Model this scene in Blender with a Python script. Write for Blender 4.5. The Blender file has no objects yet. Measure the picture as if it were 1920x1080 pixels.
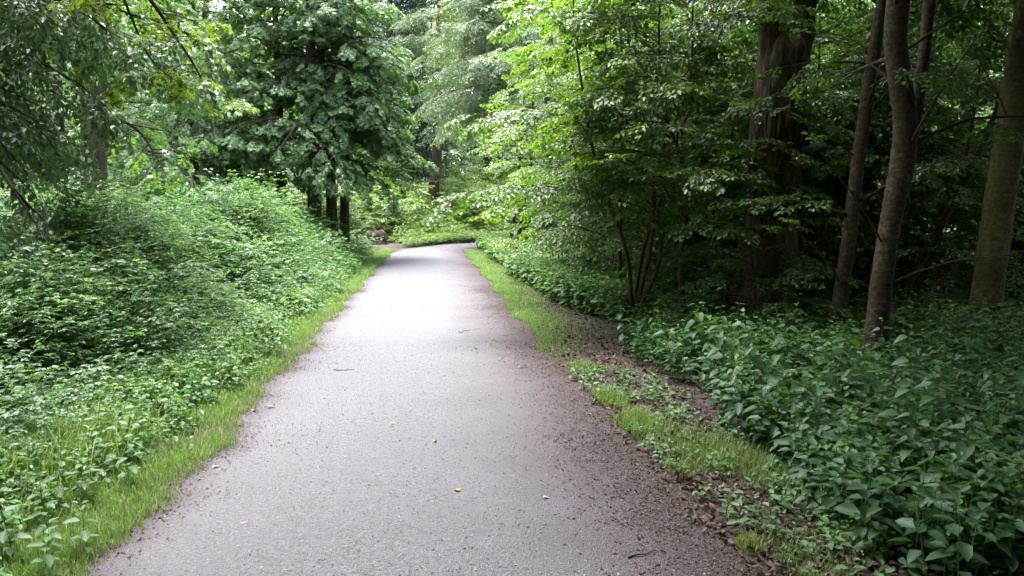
import bpy, math, random
import numpy as np
from mathutils import Vector

rad = math.radians
SC = bpy.context.scene
COL = SC.collection
rng = np.random.default_rng(11)
random.seed(11)

# ------------------------------------------------------------------ camera
cd = bpy.data.cameras.new("camera")
cam = bpy.data.objects.new("camera", cd)
COL.objects.link(cam)
cam.location = (0, 0, 1.6)
cam.rotation_euler = (rad(90 - 6.03), 0, rad(-6.24))
cd.sensor_width = 36
cd.lens = 26.25
cd.clip_start = 0.05
cd.clip_end = 1000
SC.camera = cam

# ------------------------------------------------------------------ sky and sun
SUN_EL, SUN_AZ = 76, -30          # azimuth measured from +Y towards +X
w = bpy.data.worlds.new("World")
SC.world = w
w.use_nodes = True
nt = w.node_tree
bg = nt.nodes["Background"]
sky = nt.nodes.new("ShaderNodeTexSky")
sky.sky_type = 'NISHITA'
sky.sun_disc = False
sky.sun_elevation = rad(SUN_EL)
sky.sun_rotation = rad(SUN_AZ)
sky.dust_density = 3.0
hs = nt.nodes.new("ShaderNodeHueSaturation")
hs.inputs["Saturation"].default_value = 0.42
nt.links.new(sky.outputs[0], hs.inputs["Color"])
nt.links.new(hs.outputs[0], bg.inputs[0])
bg.inputs[1].default_value = 0.15

sl = bpy.data.lights.new("sun", 'SUN')
sl.energy = 1.5
sl.angle = rad(40)
sl.color = (1.0, 0.96, 0.9)
sun = bpy.data.objects.new("sun", sl)
COL.objects.link(sun)
sd = Vector((math.sin(rad(SUN_AZ)) * math.cos(rad(SUN_EL)), math.cos(rad(SUN_AZ)) * math.cos(rad(SUN_EL)), math.sin(rad(SUN_EL))))
sun.rotation_euler = (-sd).to_track_quat('-Z', 'Y').to_euler()

vs = SC.view_settings
vs.view_transform = 'Standard'
vs.look = 'None'
vs.gamma = 1
vs.use_curve_mapping = False
vs.exposure = 3.55
SC.cycles.max_bounces = 7
SC.cycles.diffuse_bounces = 4
SC.cycles.glossy_bounces = 2
SC.cycles.transmission_bounces = 5
SC.cycles.sample_clamp_indirect = 6

# ------------------------------------------------------------------ materials
def newmat(name):
    m = bpy.data.materials.new(name)
    m.use_nodes = True
    n = m.node_tree
    b = n.nodes["Principled BSDF"]
    return m, n, b

def node(n, t, **kw):
    o = n.nodes.new(t)
    for k, v in kw.items():
        setattr(o, k, v)
    return o

def ramp(n, fac, stops):
    r = node(n, "ShaderNodeValToRGB")
    el = r.color_ramp.elements
    while len(el) < len(stops):
        el.new(0.5)
    for e, (p, c) in zip(el, stops):
        e.position = p
        e.color = (*c, 1)
    n.links.new(fac, r.inputs[0])
    return r.outputs[0]

def noise(n, vec, scale, detail=4, rough=0.55):
    t = node(n, "ShaderNodeTexNoise")
    t.inputs["Scale"].default_value = scale
    t.inputs["Detail"].default_value = detail
    t.inputs["Roughness"].default_value = rough
    if vec is not None:
        n.links.new(vec, t.inputs["Vector"])
    return t.outputs["Fac"]

def leafmat(name, stops, trans=0.38, tcol=(1.6, 1.5, 0.5), rough=0.42, spec=0.5):
    """Leaf: glossy reflecting side plus light coming through; each leaf has its own tone (attribute v)."""
    m, n, b = newmat(name)
    at = node(n, "ShaderNodeAttribute", attribute_name="v")
    col = ramp(n, at.outputs["Fac"], stops)
    n.links.new(col, b.inputs["Base Color"])
    b.inputs["Roughness"].default_value = rough
    b.inputs["Specular IOR Level"].default_value = spec
    tr = node(n, "ShaderNodeBsdfTranslucent")
    mul = node(n, "ShaderNodeVectorMath", operation='MULTIPLY')
    n.links.new(col, mul.inputs[0])
    mul.inputs[1].default_value = tcol
    n.links.new(mul.outputs[0], tr.inputs["Color"])
    mx = node(n, "ShaderNodeMixShader")
    mx.inputs[0].default_value = trans
    n.links.new(b.outputs[0], mx.inputs[1])
    n.links.new(tr.outputs[0], mx.inputs[2])
    n.links.new(mx.outputs[0], n.nodes["Material Output"].inputs[0])
    return m

def barkmat(name, c0, c1, c2, scale=9, stretch=0.25, bump=0.6, rough=0.85):
    m, n, b = newmat(name)
    tc = node(n, "ShaderNodeTexCoord")
    mp = node(n, "ShaderNodeMapping")
    mp.inputs["Scale"].default_value = (1, 1, stretch)
    n.links.new(tc.outputs["Object"], mp.inputs[0])
    f = noise(n, mp.outputs[0], scale, 8, 0.65)
    big = noise(n, tc.outputs["Object"], 1.7, 3)
    mixf = node(n, "ShaderNodeMath", operation='MULTIPLY_ADD')
    n.links.new(big, mixf.inputs[0]); mixf.inputs[1].default_value = 0.6
    n.links.new(f, mixf.inputs[2])
    sub = node(n, "ShaderNodeMath", operation='SUBTRACT')
    n.links.new(mixf.outputs[0], sub.inputs[0]); sub.inputs[1].default_value = 0.3
    col = ramp(n, sub.outputs[0], [(0.28, c0), (0.5, c1), (0.72, c2)])
    n.links.new(col, b.inputs["Base Color"])
    b.inputs["Roughness"].default_value = rough
    b.inputs["Specular IOR Level"].default_value = 0.15
    bp = node(n, "ShaderNodeBump")
    bp.inputs["Strength"].default_value = bump
    bp.inputs["Distance"].default_value = 0.02
    n.links.new(f, bp.inputs["Height"])
    n.links.new(bp.outputs[0], b.inputs["Normal"])
    return m

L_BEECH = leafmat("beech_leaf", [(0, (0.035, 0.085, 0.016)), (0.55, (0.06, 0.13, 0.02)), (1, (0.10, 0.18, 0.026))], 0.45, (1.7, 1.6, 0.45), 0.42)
L_DEEP = leafmat("shade_leaf", [(0, (0.028, 0.07, 0.02)), (0.6, (0.052, 0.112, 0.027)), (1, (0.085, 0.155, 0.032))], 0.4, (1.5, 1.6, 0.5), 0.42)  # darker beech green, deep shade put into the leaf colour
L_MAPLE = leafmat("maple_leaf", [(0, (0.042, 0.10, 0.038)), (0.6, (0.078, 0.16, 0.056)), (1, (0.12, 0.21, 0.068))], 0.4, (1.5, 1.5, 0.5), 0.42, 0.5)
L_BOUGH = leafmat("bough_leaf", [(0, (0.06, 0.12, 0.016)), (0.6, (0.09, 0.17, 0.02)), (1, (0.14, 0.22, 0.03))], 0.45, (1.6, 1.5, 0.4), 0.45)
L_WEEP = leafmat("weeping_leaf", [(0, (0.055, 0.11, 0.056)), (0.6, (0.09, 0.16, 0.08)), (1, (0.12, 0.2, 0.10))], 0.32, (1.4, 1.5, 0.6), 0.32, 0.8)
L_DARK = leafmat("dark_leaf", [(0, (0.012, 0.036, 0.018)), (0.6, (0.02, 0.052, 0.025)), (1, (0.035, 0.075, 0.034))], 0.22, (1.4, 1.5, 0.6), 0.45)
L_PALE = leafmat("pale_leaf", [(0, (0.06, 0.11, 0.05)), (0.6, (0.09, 0.15, 0.07)), (1, (0.14, 0.21, 0.09))], 0.35, (1.4, 1.4, 0.6), 0.38, 0.6)
L_BUSH = leafmat("bush_leaf", [(0, (0.065, 0.13, 0.028)), (0.6, (0.105, 0.185, 0.042)), (1, (0.16, 0.24, 0.065))], 0.4, (1.4, 1.4, 0.5), 0.45)
L_BRAMBLE = leafmat("bramble_leaf", [(0, (0.034, 0.092, 0.040)), (0.5, (0.064, 0.14, 0.056)), (0.85, (0.10, 0.188, 0.074)), (1, (0.16, 0.24, 0.095))], 0.40, (1.3, 1.45, 0.65), 0.42, 0.5)
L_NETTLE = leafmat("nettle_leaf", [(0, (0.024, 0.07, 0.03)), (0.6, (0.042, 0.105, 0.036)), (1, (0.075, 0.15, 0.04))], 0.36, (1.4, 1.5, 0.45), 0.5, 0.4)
L_HERB = leafmat("herb_leaf", [(0, (0.035, 0.09, 0.035)), (0.6, (0.06, 0.135, 0.05)), (1, (0.10, 0.19, 0.065))], 0.33, (1.4, 1.5, 0.5), 0.5, 0.3)
L_GRASS = leafmat("grass_blade", [(0, (0.075, 0.15, 0.038)), (0.6, (0.12, 0.215, 0.055)), (0.93, (0.175, 0.265, 0.07)), (1, (0.32, 0.28, 0.13))], 0.35, (1.4, 1.4, 0.5), 0.5, 0.4)
L_DRY = leafmat("dry_leaf", [(0, (0.02, 0.0115, 0.008)), (0.5, (0.05, 0.028, 0.019)), (0.85, (0.10, 0.062, 0.042)), (1, (0.2, 0.14, 0.10))], 0.12, (1.2, 1.0, 0.8), 0.6, 0.3)
L_PALEDRY = leafmat("bleached_leaf", [(0, (0.26, 0.21, 0.15)), (1, (0.36, 0.3, 0.23))], 0.12, (1, 1, 0.9), 0.6, 0.3)
L_ORANGE = leafmat("rust_leaf", [(0, (0.35, 0.14, 0.04)), (1, (0.45, 0.2, 0.06))], 0.15, (1, 1, 0.9), 0.55, 0.3)
L_YELLOW = leafmat("yellow_leaf", [(0, (0.35, 0.33, 0.03)), (1, (0.5, 0.45, 0.05))], 0.4, (1.3, 1.2, 0.6), 0.5, 0.4)
B_DARK = barkmat("dark_bark", (0.02, 0.016, 0.012), (0.045, 0.038, 0.028), (0.085, 0.072, 0.05))
B_BEECH = barkmat("smooth_bark", (0.015, 0.011, 0.007), (0.046, 0.034, 0.021), (0.10, 0.077, 0.052), 17, 1.5, 0.7)
B_OLIVE = barkmat("olive_bark", (0.04, 0.034, 0.014), (0.09, 0.078, 0.032), (0.15, 0.135, 0.06), 17, 1.4, 0.6)
B_GREY = barkmat("grey_bark", (0.06, 0.055, 0.045), (0.12, 0.11, 0.09), (0.2, 0.18, 0.15), 7, 0.5, 0.5)
B_OLD = barkmat("old_bark", (0.014, 0.010, 0.007), (0.05, 0.037, 0.024), (0.125, 0.095, 0.062), 15, 0.3, 1.0)
B_TWIG = barkmat("twig_bark", (0.025, 0.02, 0.014), (0.05, 0.04, 0.028), (0.08, 0.065, 0.045), 14, 0.5, 0.3)
B_GREEN = barkmat("green_stem", (0.05, 0.09, 0.025), (0.08, 0.13, 0.035), (0.12, 0.16, 0.05), 14, 0.5, 0.1, 0.6)
B_STRAW = barkmat("straw_stem", (0.16, 0.13, 0.07), (0.26, 0.21, 0.12), (0.36, 0.3, 0.18), 14, 0.5, 0.1, 0.6)
B_STUMP = barkmat("rotten_wood", (0.012, 0.008, 0.006), (0.03, 0.02, 0.014), (0.06, 0.038, 0.026), 9, 0.6, 1.0)
B_FUNGUS = barkmat("fungus_skin", (0.10, 0.105, 0.12), (0.17, 0.18, 0.20), (0.25, 0.26, 0.29), 8, 1, 0.3, 0.6)

# soil sheet: brown leaf mould
m, n, b = newmat("forest_floor")
tc = node(n, "ShaderNodeTexCoord")
f1 = noise(n, tc.outputs["Object"], 14, 8, 0.7)
f2 = noise(n, tc.outputs["Object"], 1.1, 4)
ad = node(n, "ShaderNodeMath", operation='MULTIPLY_ADD'); n.links.new(f2, ad.inputs[0]); ad.inputs[1].default_value = 0.5; n.links.new(f1, ad.inputs[2])
n.links.new(ramp(n, ad.outputs[0], [(0.45, (0.012, 0.0085, 0.0065)), (0.75, (0.032, 0.021, 0.016)), (1.0, (0.07, 0.046, 0.034))]), b.inputs["Base Color"])
b.inputs["Roughness"].default_value = 0.95
bp = node(n, "ShaderNodeBump"); bp.inputs["Distance"].default_value = 0.05; n.links.new(f1, bp.inputs["Height"]); n.links.new(bp.outputs[0], b.inputs["Normal"])
M_SOIL = m

# path: compacted grey grit, reddish debris gathered along the right-hand side and both edges
m, n, b = newmat("grit_path")
tc = node(n, "ShaderNodeTexCoord")
ob = tc.outputs["Object"]
at = node(n, "ShaderNodeAttribute", attribute_name="v")     # 0 at the left edge, 1 at the right edge of the path
fine = noise(n, ob, 190, 3, 0.7)
mid = noise(n, ob, 46, 5, 0.7)
big = noise(n, ob, 1.3, 5, 0.6)
vor = node(n, "ShaderNodeTexVoronoi"); vor.inputs["Scale"].default_value = 95; n.links.new(ob, vor.inputs["Vector"])
grit = ramp(n, fine, [(0.25, (0.058, 0.057, 0.064)), (0.5, (0.115, 0.113, 0.127)), (0.72, (0.19, 0.188, 0.208))])
chip = node(n, "ShaderNodeMix", data_type='RGBA', blend_type='MULTIPLY')
chip.inputs[0].default_value = 0.75
n.links.new(grit, chip.inputs[6])
n.links.new(ramp(n, mid, [(0.3, (0.55, 0.54, 0.55)), (0.6, (1.0, 1.0, 1.0)), (0.8, (1.3, 1.28, 1.28))]), chip.inputs[7])
cv = node(n, "ShaderNodeFloatCurve")
cm = cv.mapping.curves[0]
for i_, (px_, py_) in enumerate([(0, 0.7), (0.06, 0.25), (0.14, 0.0), (0.5, 0.0), (0.7, 0.2), (0.88, 0.58), (1, 0.95)]):
    if i_ == 0: cm.points[0].location = (px_, py_)
    elif i_ == 6: cm.points[-1].location = (px_, py_)
    else: cm.points.new(px_, py_)
cv.mapping.update()
n.links.new(at.outputs["Fac"], cv.inputs["Value"])
mm = node(n, "ShaderNodeMath", operation='MULTIPLY_ADD'); n.links.new(big, mm.inputs[0]); mm.inputs[1].default_value = 0.6; n.links.new(cv.outputs[0], mm.inputs[2])
m2 = node(n, "ShaderNodeMath", operation='MULTIPLY_ADD'); n.links.new(mid, m2.inputs[0]); m2.inputs[1].default_value = 0.9; n.links.new(mm.outputs[0], m2.inputs[2])
mask = ramp(n, m2.outputs[0], [(0.0, (0, 0, 0)), (1.0, (0, 0, 0)), (1.0, (1, 1, 1))])
mr = node(n, "ShaderNodeMapRange"); n.links.new(m2.outputs[0], mr.inputs[0])
mr.inputs[1].default_value = 0.8; mr.inputs[2].default_value = 1.5
deb = ramp(n, fine, [(0.3, (0.026, 0.019, 0.021)), (0.55, (0.056, 0.043, 0.049)), (0.75, (0.105, 0.083, 0.09))])
mx = node(n, "ShaderNodeMix", data_type='RGBA')
n.links.new(mr.outputs[0], mx.inputs[0]); n.links.new(chip.outputs[2], mx.inputs[6]); n.links.new(deb, mx.inputs[7])
n.links.new(mx.outputs[2], b.inputs["Base Color"])
b.inputs["Roughness"].default_value = 0.92
b.inputs["Specular IOR Level"].default_value = 0.18
hsum = node(n, "ShaderNodeMath", operation='ADD'); n.links.new(mid, hsum.inputs[0]); n.links.new(vor.outputs["Distance"], hsum.inputs[1])
bp = node(n, "ShaderNodeBump"); bp.inputs["Distance"].default_value = 0.012; bp.inputs["Strength"].default_value = 0.8
n.links.new(hsum.outputs[0], bp.inputs["Height"]); n.links.new(bp.outputs[0], b.inputs["Normal"])
M_PATH = m

m, n, b = newmat("grit_stone")
at = node(n, "ShaderNodeAttribute", attribute_name="v")
n.links.new(ramp(n, at.outputs["Fac"], [(0, (0.045, 0.042, 0.045)), (0.4, (0.085, 0.082, 0.088)), (0.85, (0.17, 0.165, 0.17)), (1, (0.27, 0.26, 0.25))]), b.inputs["Base Color"])
b.inputs["Roughness"].default_value = 0.7
M_STONE = m

# ------------------------------------------------------------------ mesh helpers
class MB:
    """Collects quads for one mesh."""
    def __init__(s):
        s.V, s.Q, s.A, s.M, s.n = [], [], [], [], 0
    def add(s, V, Q, A=None, mi=0):
        V = np.asarray(V, float).reshape(-1, 3)
        Q = np.asarray(Q, int).reshape(-1, 4)
        s.V.append(V); s.Q.append(Q + s.n); s.n += len(V)
        s.A.append(np.full(len(V), 0.5) if A is None else np.broadcast_to(A, (len(V),)).astype(float))
        s.M.append(np.full(len(Q), mi))
    def mesh(s, name, mats, smooth=True):
        me = bpy.data.meshes.new(name)
        V = np.concatenate(s.V); Q = np.concatenate(s.Q); A = np.concatenate(s.A); M = np.concatenate(s.M)
        me.vertices.add(len(V)); me.vertices.foreach_set("co", V.astype(np.float32).ravel())
        me.loops.add(Q.size); me.loops.foreach_set("vertex_index", Q.astype(np.int32).ravel())
        me.polygons.add(len(Q)); me.polygons.foreach_set("loop_start", (np.arange(len(Q)) * 4).astype(np.int32))
        for mt in (mats if isinstance(mats, (list, tuple)) else [mats]):
            me.materials.append(mt)
        if M.any():
            me.polygons.foreach_set("material_index", M.astype(np.int32))
        a = me.attributes.new("v", 'FLOAT', 'POINT')
        a.data.foreach_set("value", A.astype(np.float32))
        me.update(calc_edges=True)
        me.polygons.foreach_set("use_smooth", np.full(len(Q), smooth))
        return me
    def build(s, name, mats, parent=None, smooth=True):
        return link(name, s.mesh(name, mats, smooth), parent)

def link(name, me, parent=None):
    o = bpy.data.objects.new(name, me)
    COL.objects.link(o)
    if parent: o.parent = parent
    return o

def tag(o, label=None, cat=None, group=None, kind=None):
    if label: o["label"] = label
    if cat: o["category"] = cat
    if group: o["group"] = group
    if kind: o["kind"] = kind
    return o

def empty(name, loc, rz=0.0, scale=1.0):
    o = bpy.data.objects.new(name, None)
    COL.objects.link(o)
    o.empty_display_size = 0.2
    o.location = loc; o.rotation_euler = (0, 0, rz); o.scale = (scale,) * 3
    return o

def copy_tree(o, loc, rz=0.0, scale=1.0, label=None):
    c = o.copy(); COL.objects.link(c)
    c.location = loc; c.rotation_euler = (0, 0, rz); c.scale = (scale,) * 3
    if label: c["label"] = label
    for ch in [x for x in ALL_CHILDREN.get(o.name, [])]:
        d = ch.copy(); COL.objects.link(d); d.parent = c
    return c
ALL_CHILDREN = {}
def remember(root, *kids):
    ALL_CHILDREN.setdefault(root.name, []).extend(kids)

def unit(a):
    return a / np.maximum(np.linalg.norm(a, axis=-1, keepdims=True), 1e-9)

def basis(D, Nn):
    """Rotation matrices whose columns are x = D, y, z close to Nn."""
    D = unit(D)
    Y = unit(np.cross(Nn, D))
    Z = np.cross(D, Y)
    return np.stack([D, Y, Z], axis=-1)

def expand(T, P, R, S):
    """Place N copies of the template T = (verts, quads, values)."""
    V0, Q0, A0 = T
    N, k = len(P), len(V0)
    V = np.einsum('nij,kj->nki', R * np.asarray(S, float).reshape(-1, 1, 1), V0) + P[:, None, :]
    Q = Q0[None] + (np.arange(N) * k)[:, None, None]
    A = np.broadcast_to(A0[None], (N, k))
    return V.reshape(-1, 3), Q.reshape(-1, 4), A

def tube(mb, P, r, sides=6, mi=0, jitter=0.0, A=None, cap=True):
    P = np.asarray(P, float); r = np.asarray(r, float); m_ = len(P)
    T = np.gradient(P, axis=0); T = unit(T)
    ref = np.array([0.37, 0.91, 0.2])
    if abs(T[:, :].mean(0) @ ref) > 0.9: ref = np.array([1.0, 0, 0])
    X = unit(np.cross(T, ref)); Y = np.cross(T, X)
    th = np.arange(sides) * 2 * np.pi / sides
    rr = r[:, None] * (1 + jitter * rng.normal(size=(m_, sides)))
    V = P[:, None] + rr[..., None] * (np.cos(th)[None, :, None] * X[:, None] + np.sin(th)[None, :, None] * Y[:, None])
    i = np.arange(m_ - 1)[:, None] * sides; j = np.arange(sides)[None]; j2 = (j + 1) % sides
    Q = np.stack([i + j, i + j2, i + sides + j2, i + sides + j], -1)
    mb.add(V, Q, A, mi)

# ------------------------------------------------------------------ leaves and sprays
def leaf_simple(wd=0.55, fold=0.12, droop=0.12):
    V = np.array([[0, 0, 0], [0.32, wd / 2, fold], [0.72, wd * 0.36, fold * 0.7 - droop * 0.5], [1, 0, -droop], [0.72, -wd * 0.36, fold * 0.7 - droop * 0.5], [0.32, -wd / 2, fold]])
    return V, np.array([[0, 3, 2, 1], [0, 5, 4, 3]])

def leaf_palmate():
    V = [[0, 0, 0]]; Q = []
    for a, l in ((0, 1.0), (48, 0.92), (-48, 0.92), (102, 0.6), (-102, 0.6)):
        c, s = math.cos(rad(a)), math.sin(rad(a)); k = len(V); wd = 0.25 * (0.7 + 0.3 * l)
        for x, y, z in ((0.55 * l, wd, 0.0), (l, 0, -0.14 * l), (0.55 * l, -wd, 0.0)):
            V.append([0.08 + x * c - y * s, x * s + y * c, z])
        Q.append([0, k + 2, k + 1, k])
    return np.array(V) * 0.62, np.array(Q)

def leaf_broad(wd=0.62, fold=0.1, droop=0.3):
    rows = [(0.0, 0.02), (0.1, 0.78), (0.3, 1.0), (0.55, 0.78), (0.8, 0.36), (1.0, 0.02)]
    V = []; Q = []
    for t, ww in rows:
        z = -droop * t * t
        V += [[t - 0.06 * (ww > 0.5), ww * wd / 2, z + fold * ww], [t, 0, z], [t - 0.06 * (ww > 0.5), -ww * wd / 2, z + fold * ww]]
    for i in range(len(rows) - 1):
        a = i * 3
        Q += [[a, a + 1, a + 4, a + 3], [a + 1, a + 2, a + 5, a + 4]]
    return np.array(V), np.array(Q)

LEAF = {'oval': leaf_simple(0.62), 'narrow': leaf_simple(0.46, 0.1, 0.16), 'palmate': leaf_palmate(), 'broad': leaf_broad()}

def compose(parts):
    V, Q, A, k = [], [], [], 0
    for v, q, a in parts:
        V.append(v); Q.append(q + k); A.append(np.broadcast_to(a, (len(v),))); k += len(v)
    return np.concatenate(V), np.concatenate(Q), np.concatenate(A)

def put_leaves(shape, P, D, Nn, S, vals):
    lv, lq = LEAF[shape]
    P, D, Nn = np.array(P, float), np.array(D, float), np.array(Nn, float)
    V, Q, _ = expand((lv, lq, np.zeros(len(lv))), P, basis(D, Nn), np.array(S))
    return V, Q, np.repeat(np.array(vals), len(lv))

def flat_spray(shape, length=0.5, leaf=0.07, step=0.04, side_twigs=4, opposite=False, droop=0.25, tilt=0.28, ang=50, wob=0.06):
    """A planar twig along +x carrying leaves in two ranks, with shorter side twigs."""
    P, D, Nn, S, vals = [], [], [], [], []
    tw = []
    def run(p, d, L, lv):
        k = max(2, int(L / step)); sgn = 1 if random.random() < 0.5 else -1
        pts = [p.copy()]
        for i in range(k):
            d = unit(d + np.array([0, random.gauss(0, wob), -droop * step / length * 1.2 + random.gauss(0, wob * 0.5)]))
            p = p + d * step; pts.append(p.copy())
            for s_ in ((1, -1) if opposite else (sgn,)):
                a = rad(ang + random.gauss(0, 13)) * s_
                x = np.array([d[0] * math.cos(a) - d[1] * math.sin(a), d[0] * math.sin(a) + d[1] * math.cos(a), d[2] - 0.12 + random.gauss(0, 0.18)])
                P.append(p + x * leaf * 0.2); D.append(x)
                Nn.append([random.gauss(0, tilt), random.gauss(0, tilt), 1])
                S.append(leaf * random.uniform(0.7, 1.15) * (0.75 + 0.25 * min(1, i / 2)))
                vals.append(random.betavariate(2.2, 2.6) + (0.12 if i > k - 3 else 0))
            sgn = -sgn
            if lv == 0 and side_twigs and 1 <= i < k - 2 and i % max(1, (k // side_twigs)) == 1:
                a = rad(random.uniform(38, 58)) * sgn
                nd = np.array([d[0] * math.cos(a) - d[1] * math.sin(a), d[0] * math.sin(a) + d[1] * math.cos(a), d[2]])
                run(p.copy(), nd, L * (0.55 - 0.35 * i / k), 1)
        P.append(p); D.append(d); Nn.append([random.gauss(0, tilt), random.gauss(0, tilt), 1]); S.append(leaf); vals.append(random.random() * 0.5 + 0.4)
        tw.append((np.array(pts), lv))
    run(np.zeros(3), np.array([1.0, 0, 0.05]), length, 0)
    lv = put_leaves(shape, P, D, Nn, S, np.clip(vals, 0, 1))
    wb = MB()
    for pts, l_ in tw:
        pts = pts[::3] if len(pts) > 6 else pts[::2]
        if len(pts) < 2: continue
        tube(wb, pts, np.linspace(0.0032 if l_ == 0 else 0.002, 0.0011, len(pts)), 3)
    wood = (np.concatenate(wb.V), np.concatenate(wb.Q), 0.5)
    return lv, wood

def cane(nl=9, length=0.8, leaf=0.062, arch=1.1):
    """An arching bramble shoot along +x rising to +z, with three- to five-fingered leaves."""
    P, D, Nn, S, vals = [], [], [], [], []
    p = np.zeros(3); d = unit(np.array([0.55, 0, 1.0])); pts = [p.copy()]
    yaw = random.uniform(0, 6)
    for i in range(nl):
        d = unit(d + np.array([0.10, random.gauss(0, 0.1), -arch / nl]))
        p = p + d * length / nl; pts.append(p.copy())
        yaw += 2.4
        out = np.array([math.cos(yaw), math.sin(yaw), 0.35])
        q = p + out * leaf * 0.7
        up = np.array([random.gauss(0, 0.3), random.gauss(0, 0.3), 1])
        sz = leaf * random.uniform(0.75, 1.25) * (1 - 0.45 * i / nl)
        vv = random.betavariate(2, 2.6) + 0.25 * (i > nl - 3)
        for a in ((0, 68, -68) if random.random() < 0.55 else (0, 55, -55, 112, -112)):
            c, s_ = math.cos(rad(a)), math.sin(rad(a))
            x = np.array([out[0] * c - out[1] * s_, out[0] * s_ + out[1] * c, 0.05 + random.gauss(0, 0.12)])
            P.append(q); D.append(x); Nn.append(up); S.append(sz * (1.1 if a == 0 else 0.9)); vals.append(vv + random.gauss(0, 0.05))
    lv = put_leaves('oval', P, D, Nn, S, np.clip(vals, 0, 1))
    wb = MB(); tube(wb, pts, np.linspace(0.004, 0.0015, len(pts)), 3)
    return lv, (np.concatenate(wb.V), np.concatenate(wb.Q), 0.5)

def upright(nl=6, h=0.35, leaf=0.07, shape='oval', spread=1.0, droop=-0.15, pairs=True):
    """A small upright herb: stem along +z with leaves round it."""
    P, D, Nn, S, vals = [], [], [], [], []
    p = np.zeros(3); pts = [p.copy()]; yaw = random.uniform(0, 6); lean = np.array([random.gauss(0, 0.1), random.gauss(0, 0.1), 1])
    for i in range(nl):
        p = p + unit(lean + np.array([random.gauss(0, 0.05), random.gauss(0, 0.05), 0])) * h / nl; pts.append(p.copy())
        yaw += math.pi / 2 + random.gauss(0, 0.25)
        for s_ in ((0, math.pi) if pairs else (0,)):
            out = np.array([math.cos(yaw + s_), math.sin(yaw + s_), droop + random.gauss(0.1, 0.2) + 0.5 * (i == nl - 1)])
            P.append(p + unit(out) * leaf * 0.15); D.append(out); Nn.append([random.gauss(0, 0.2), random.gauss(0, 0.2), 1])
            fr = i / max(1, nl - 1)
            S.append(leaf * random.uniform(0.8, 1.15) * (1.12 - 0.75 * abs(fr - 0.45) ** 1.2 - 0.25 * (i == nl - 1)))
            vals.append(0.2 + 0.5 * random.random() + 0.25 * (i >= nl - 2))
    lv = put_leaves(shape, P, D, Nn, S, np.clip(vals, 0, 1))
    wb = MB(); tube(wb, pts, np.linspace(0.0035, 0.0012, len(pts)), 4)
    return lv, (np.concatenate(wb.V), np.concatenate(wb.Q), 0.5)

SPRAYS = {
    'beech': [flat_spray('oval', 0.5, 0.075, 0.042, 4) for _ in range(5)],
    'maple': [flat_spray('palmate', 0.5, 0.15, 0.085, 2, True, 0.5, 0.42, 60) for _ in range(5)],
    'weep': [flat_spray('oval', 0.55, 0.085, 0.05, 4, False, 0.6, 0.5, 52) for _ in range(5)],
    'fine': [flat_spray('narrow', 0.55, 0.07, 0.034, 5, False, 0.35, 0.5) for _ in range(5)],
    'dark': [flat_spray('narrow', 0.6, 0.085, 0.036, 5, False, 0.8, 0.3, 42) for _ in range(4)],
}
CANES = [cane(random.randint(8, 11), random.uniform(0.6, 0.95), 0.066) for _ in range(7)]
HERBS = [upright(random.randint(4, 6), random.uniform(0.25, 0.4), 0.085) for _ in range(6)]
LOWHERBS = [upright(3, 0.12, 0.06, 'oval', 1, 0.0) for _ in range(5)]

def scatter(mbL, mbW, temps, P, D, Nn, S, tone=None, tonevar=0.12, woodmi=0):
    """Put randomly chosen spray templates at P."""
    P, D, Nn, S = (np.asarray(a, float) for a in (P, D, Nn, S))
    idx = rng.integers(0, len(temps), len(P))
    R = basis(D, Nn)
    for k, (lv, wd) in enumerate(temps):
        s_ = np.where(idx == k)[0]
        if not len(s_): continue
        V, Q, A = expand(lv, P[s_], R[s_], S[s_])
        off = rng.normal(0, tonevar, len(s_)) if tone is None else tone[s_] + rng.normal(0, tonevar, len(s_))
        A = np.clip(A + off[:, None], 0, 1).ravel()
        mbL.add(V, Q, A)
        if mbW is not None:
            V, Q, A = expand((wd[0], wd[1], np.full(len(wd[0]), 0.5)), P[s_], R[s_], S[s_])
            mbW.add(V, Q, A.ravel(), woodmi)

# ------------------------------------------------------------------ trees
def curve_pts(ctrl, k=5):
    """Catmull-Rom through (x, y, z, r) control points."""
    c = np.array(ctrl, float)
    c = np.vstack([2 * c[0] - c[1], c, 2 * c[-1] - c[-2]])
    out = []
    for i in range(1, len(c) - 2):
        for t in np.linspace(0, 1, k, endpoint=False):
            a, b_, d, e = c[i - 1], c[i], c[i + 1], c[i + 2]
            out.append(0.5 * ((2 * b_) + (-a + d) * t + (2 * a - 5 * b_ + 4 * d - e) * t * t + (-a + 3 * b_ - 3 * d + e) * t ** 3))
    out.append(c[-2])
    return np.array(out)

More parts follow.
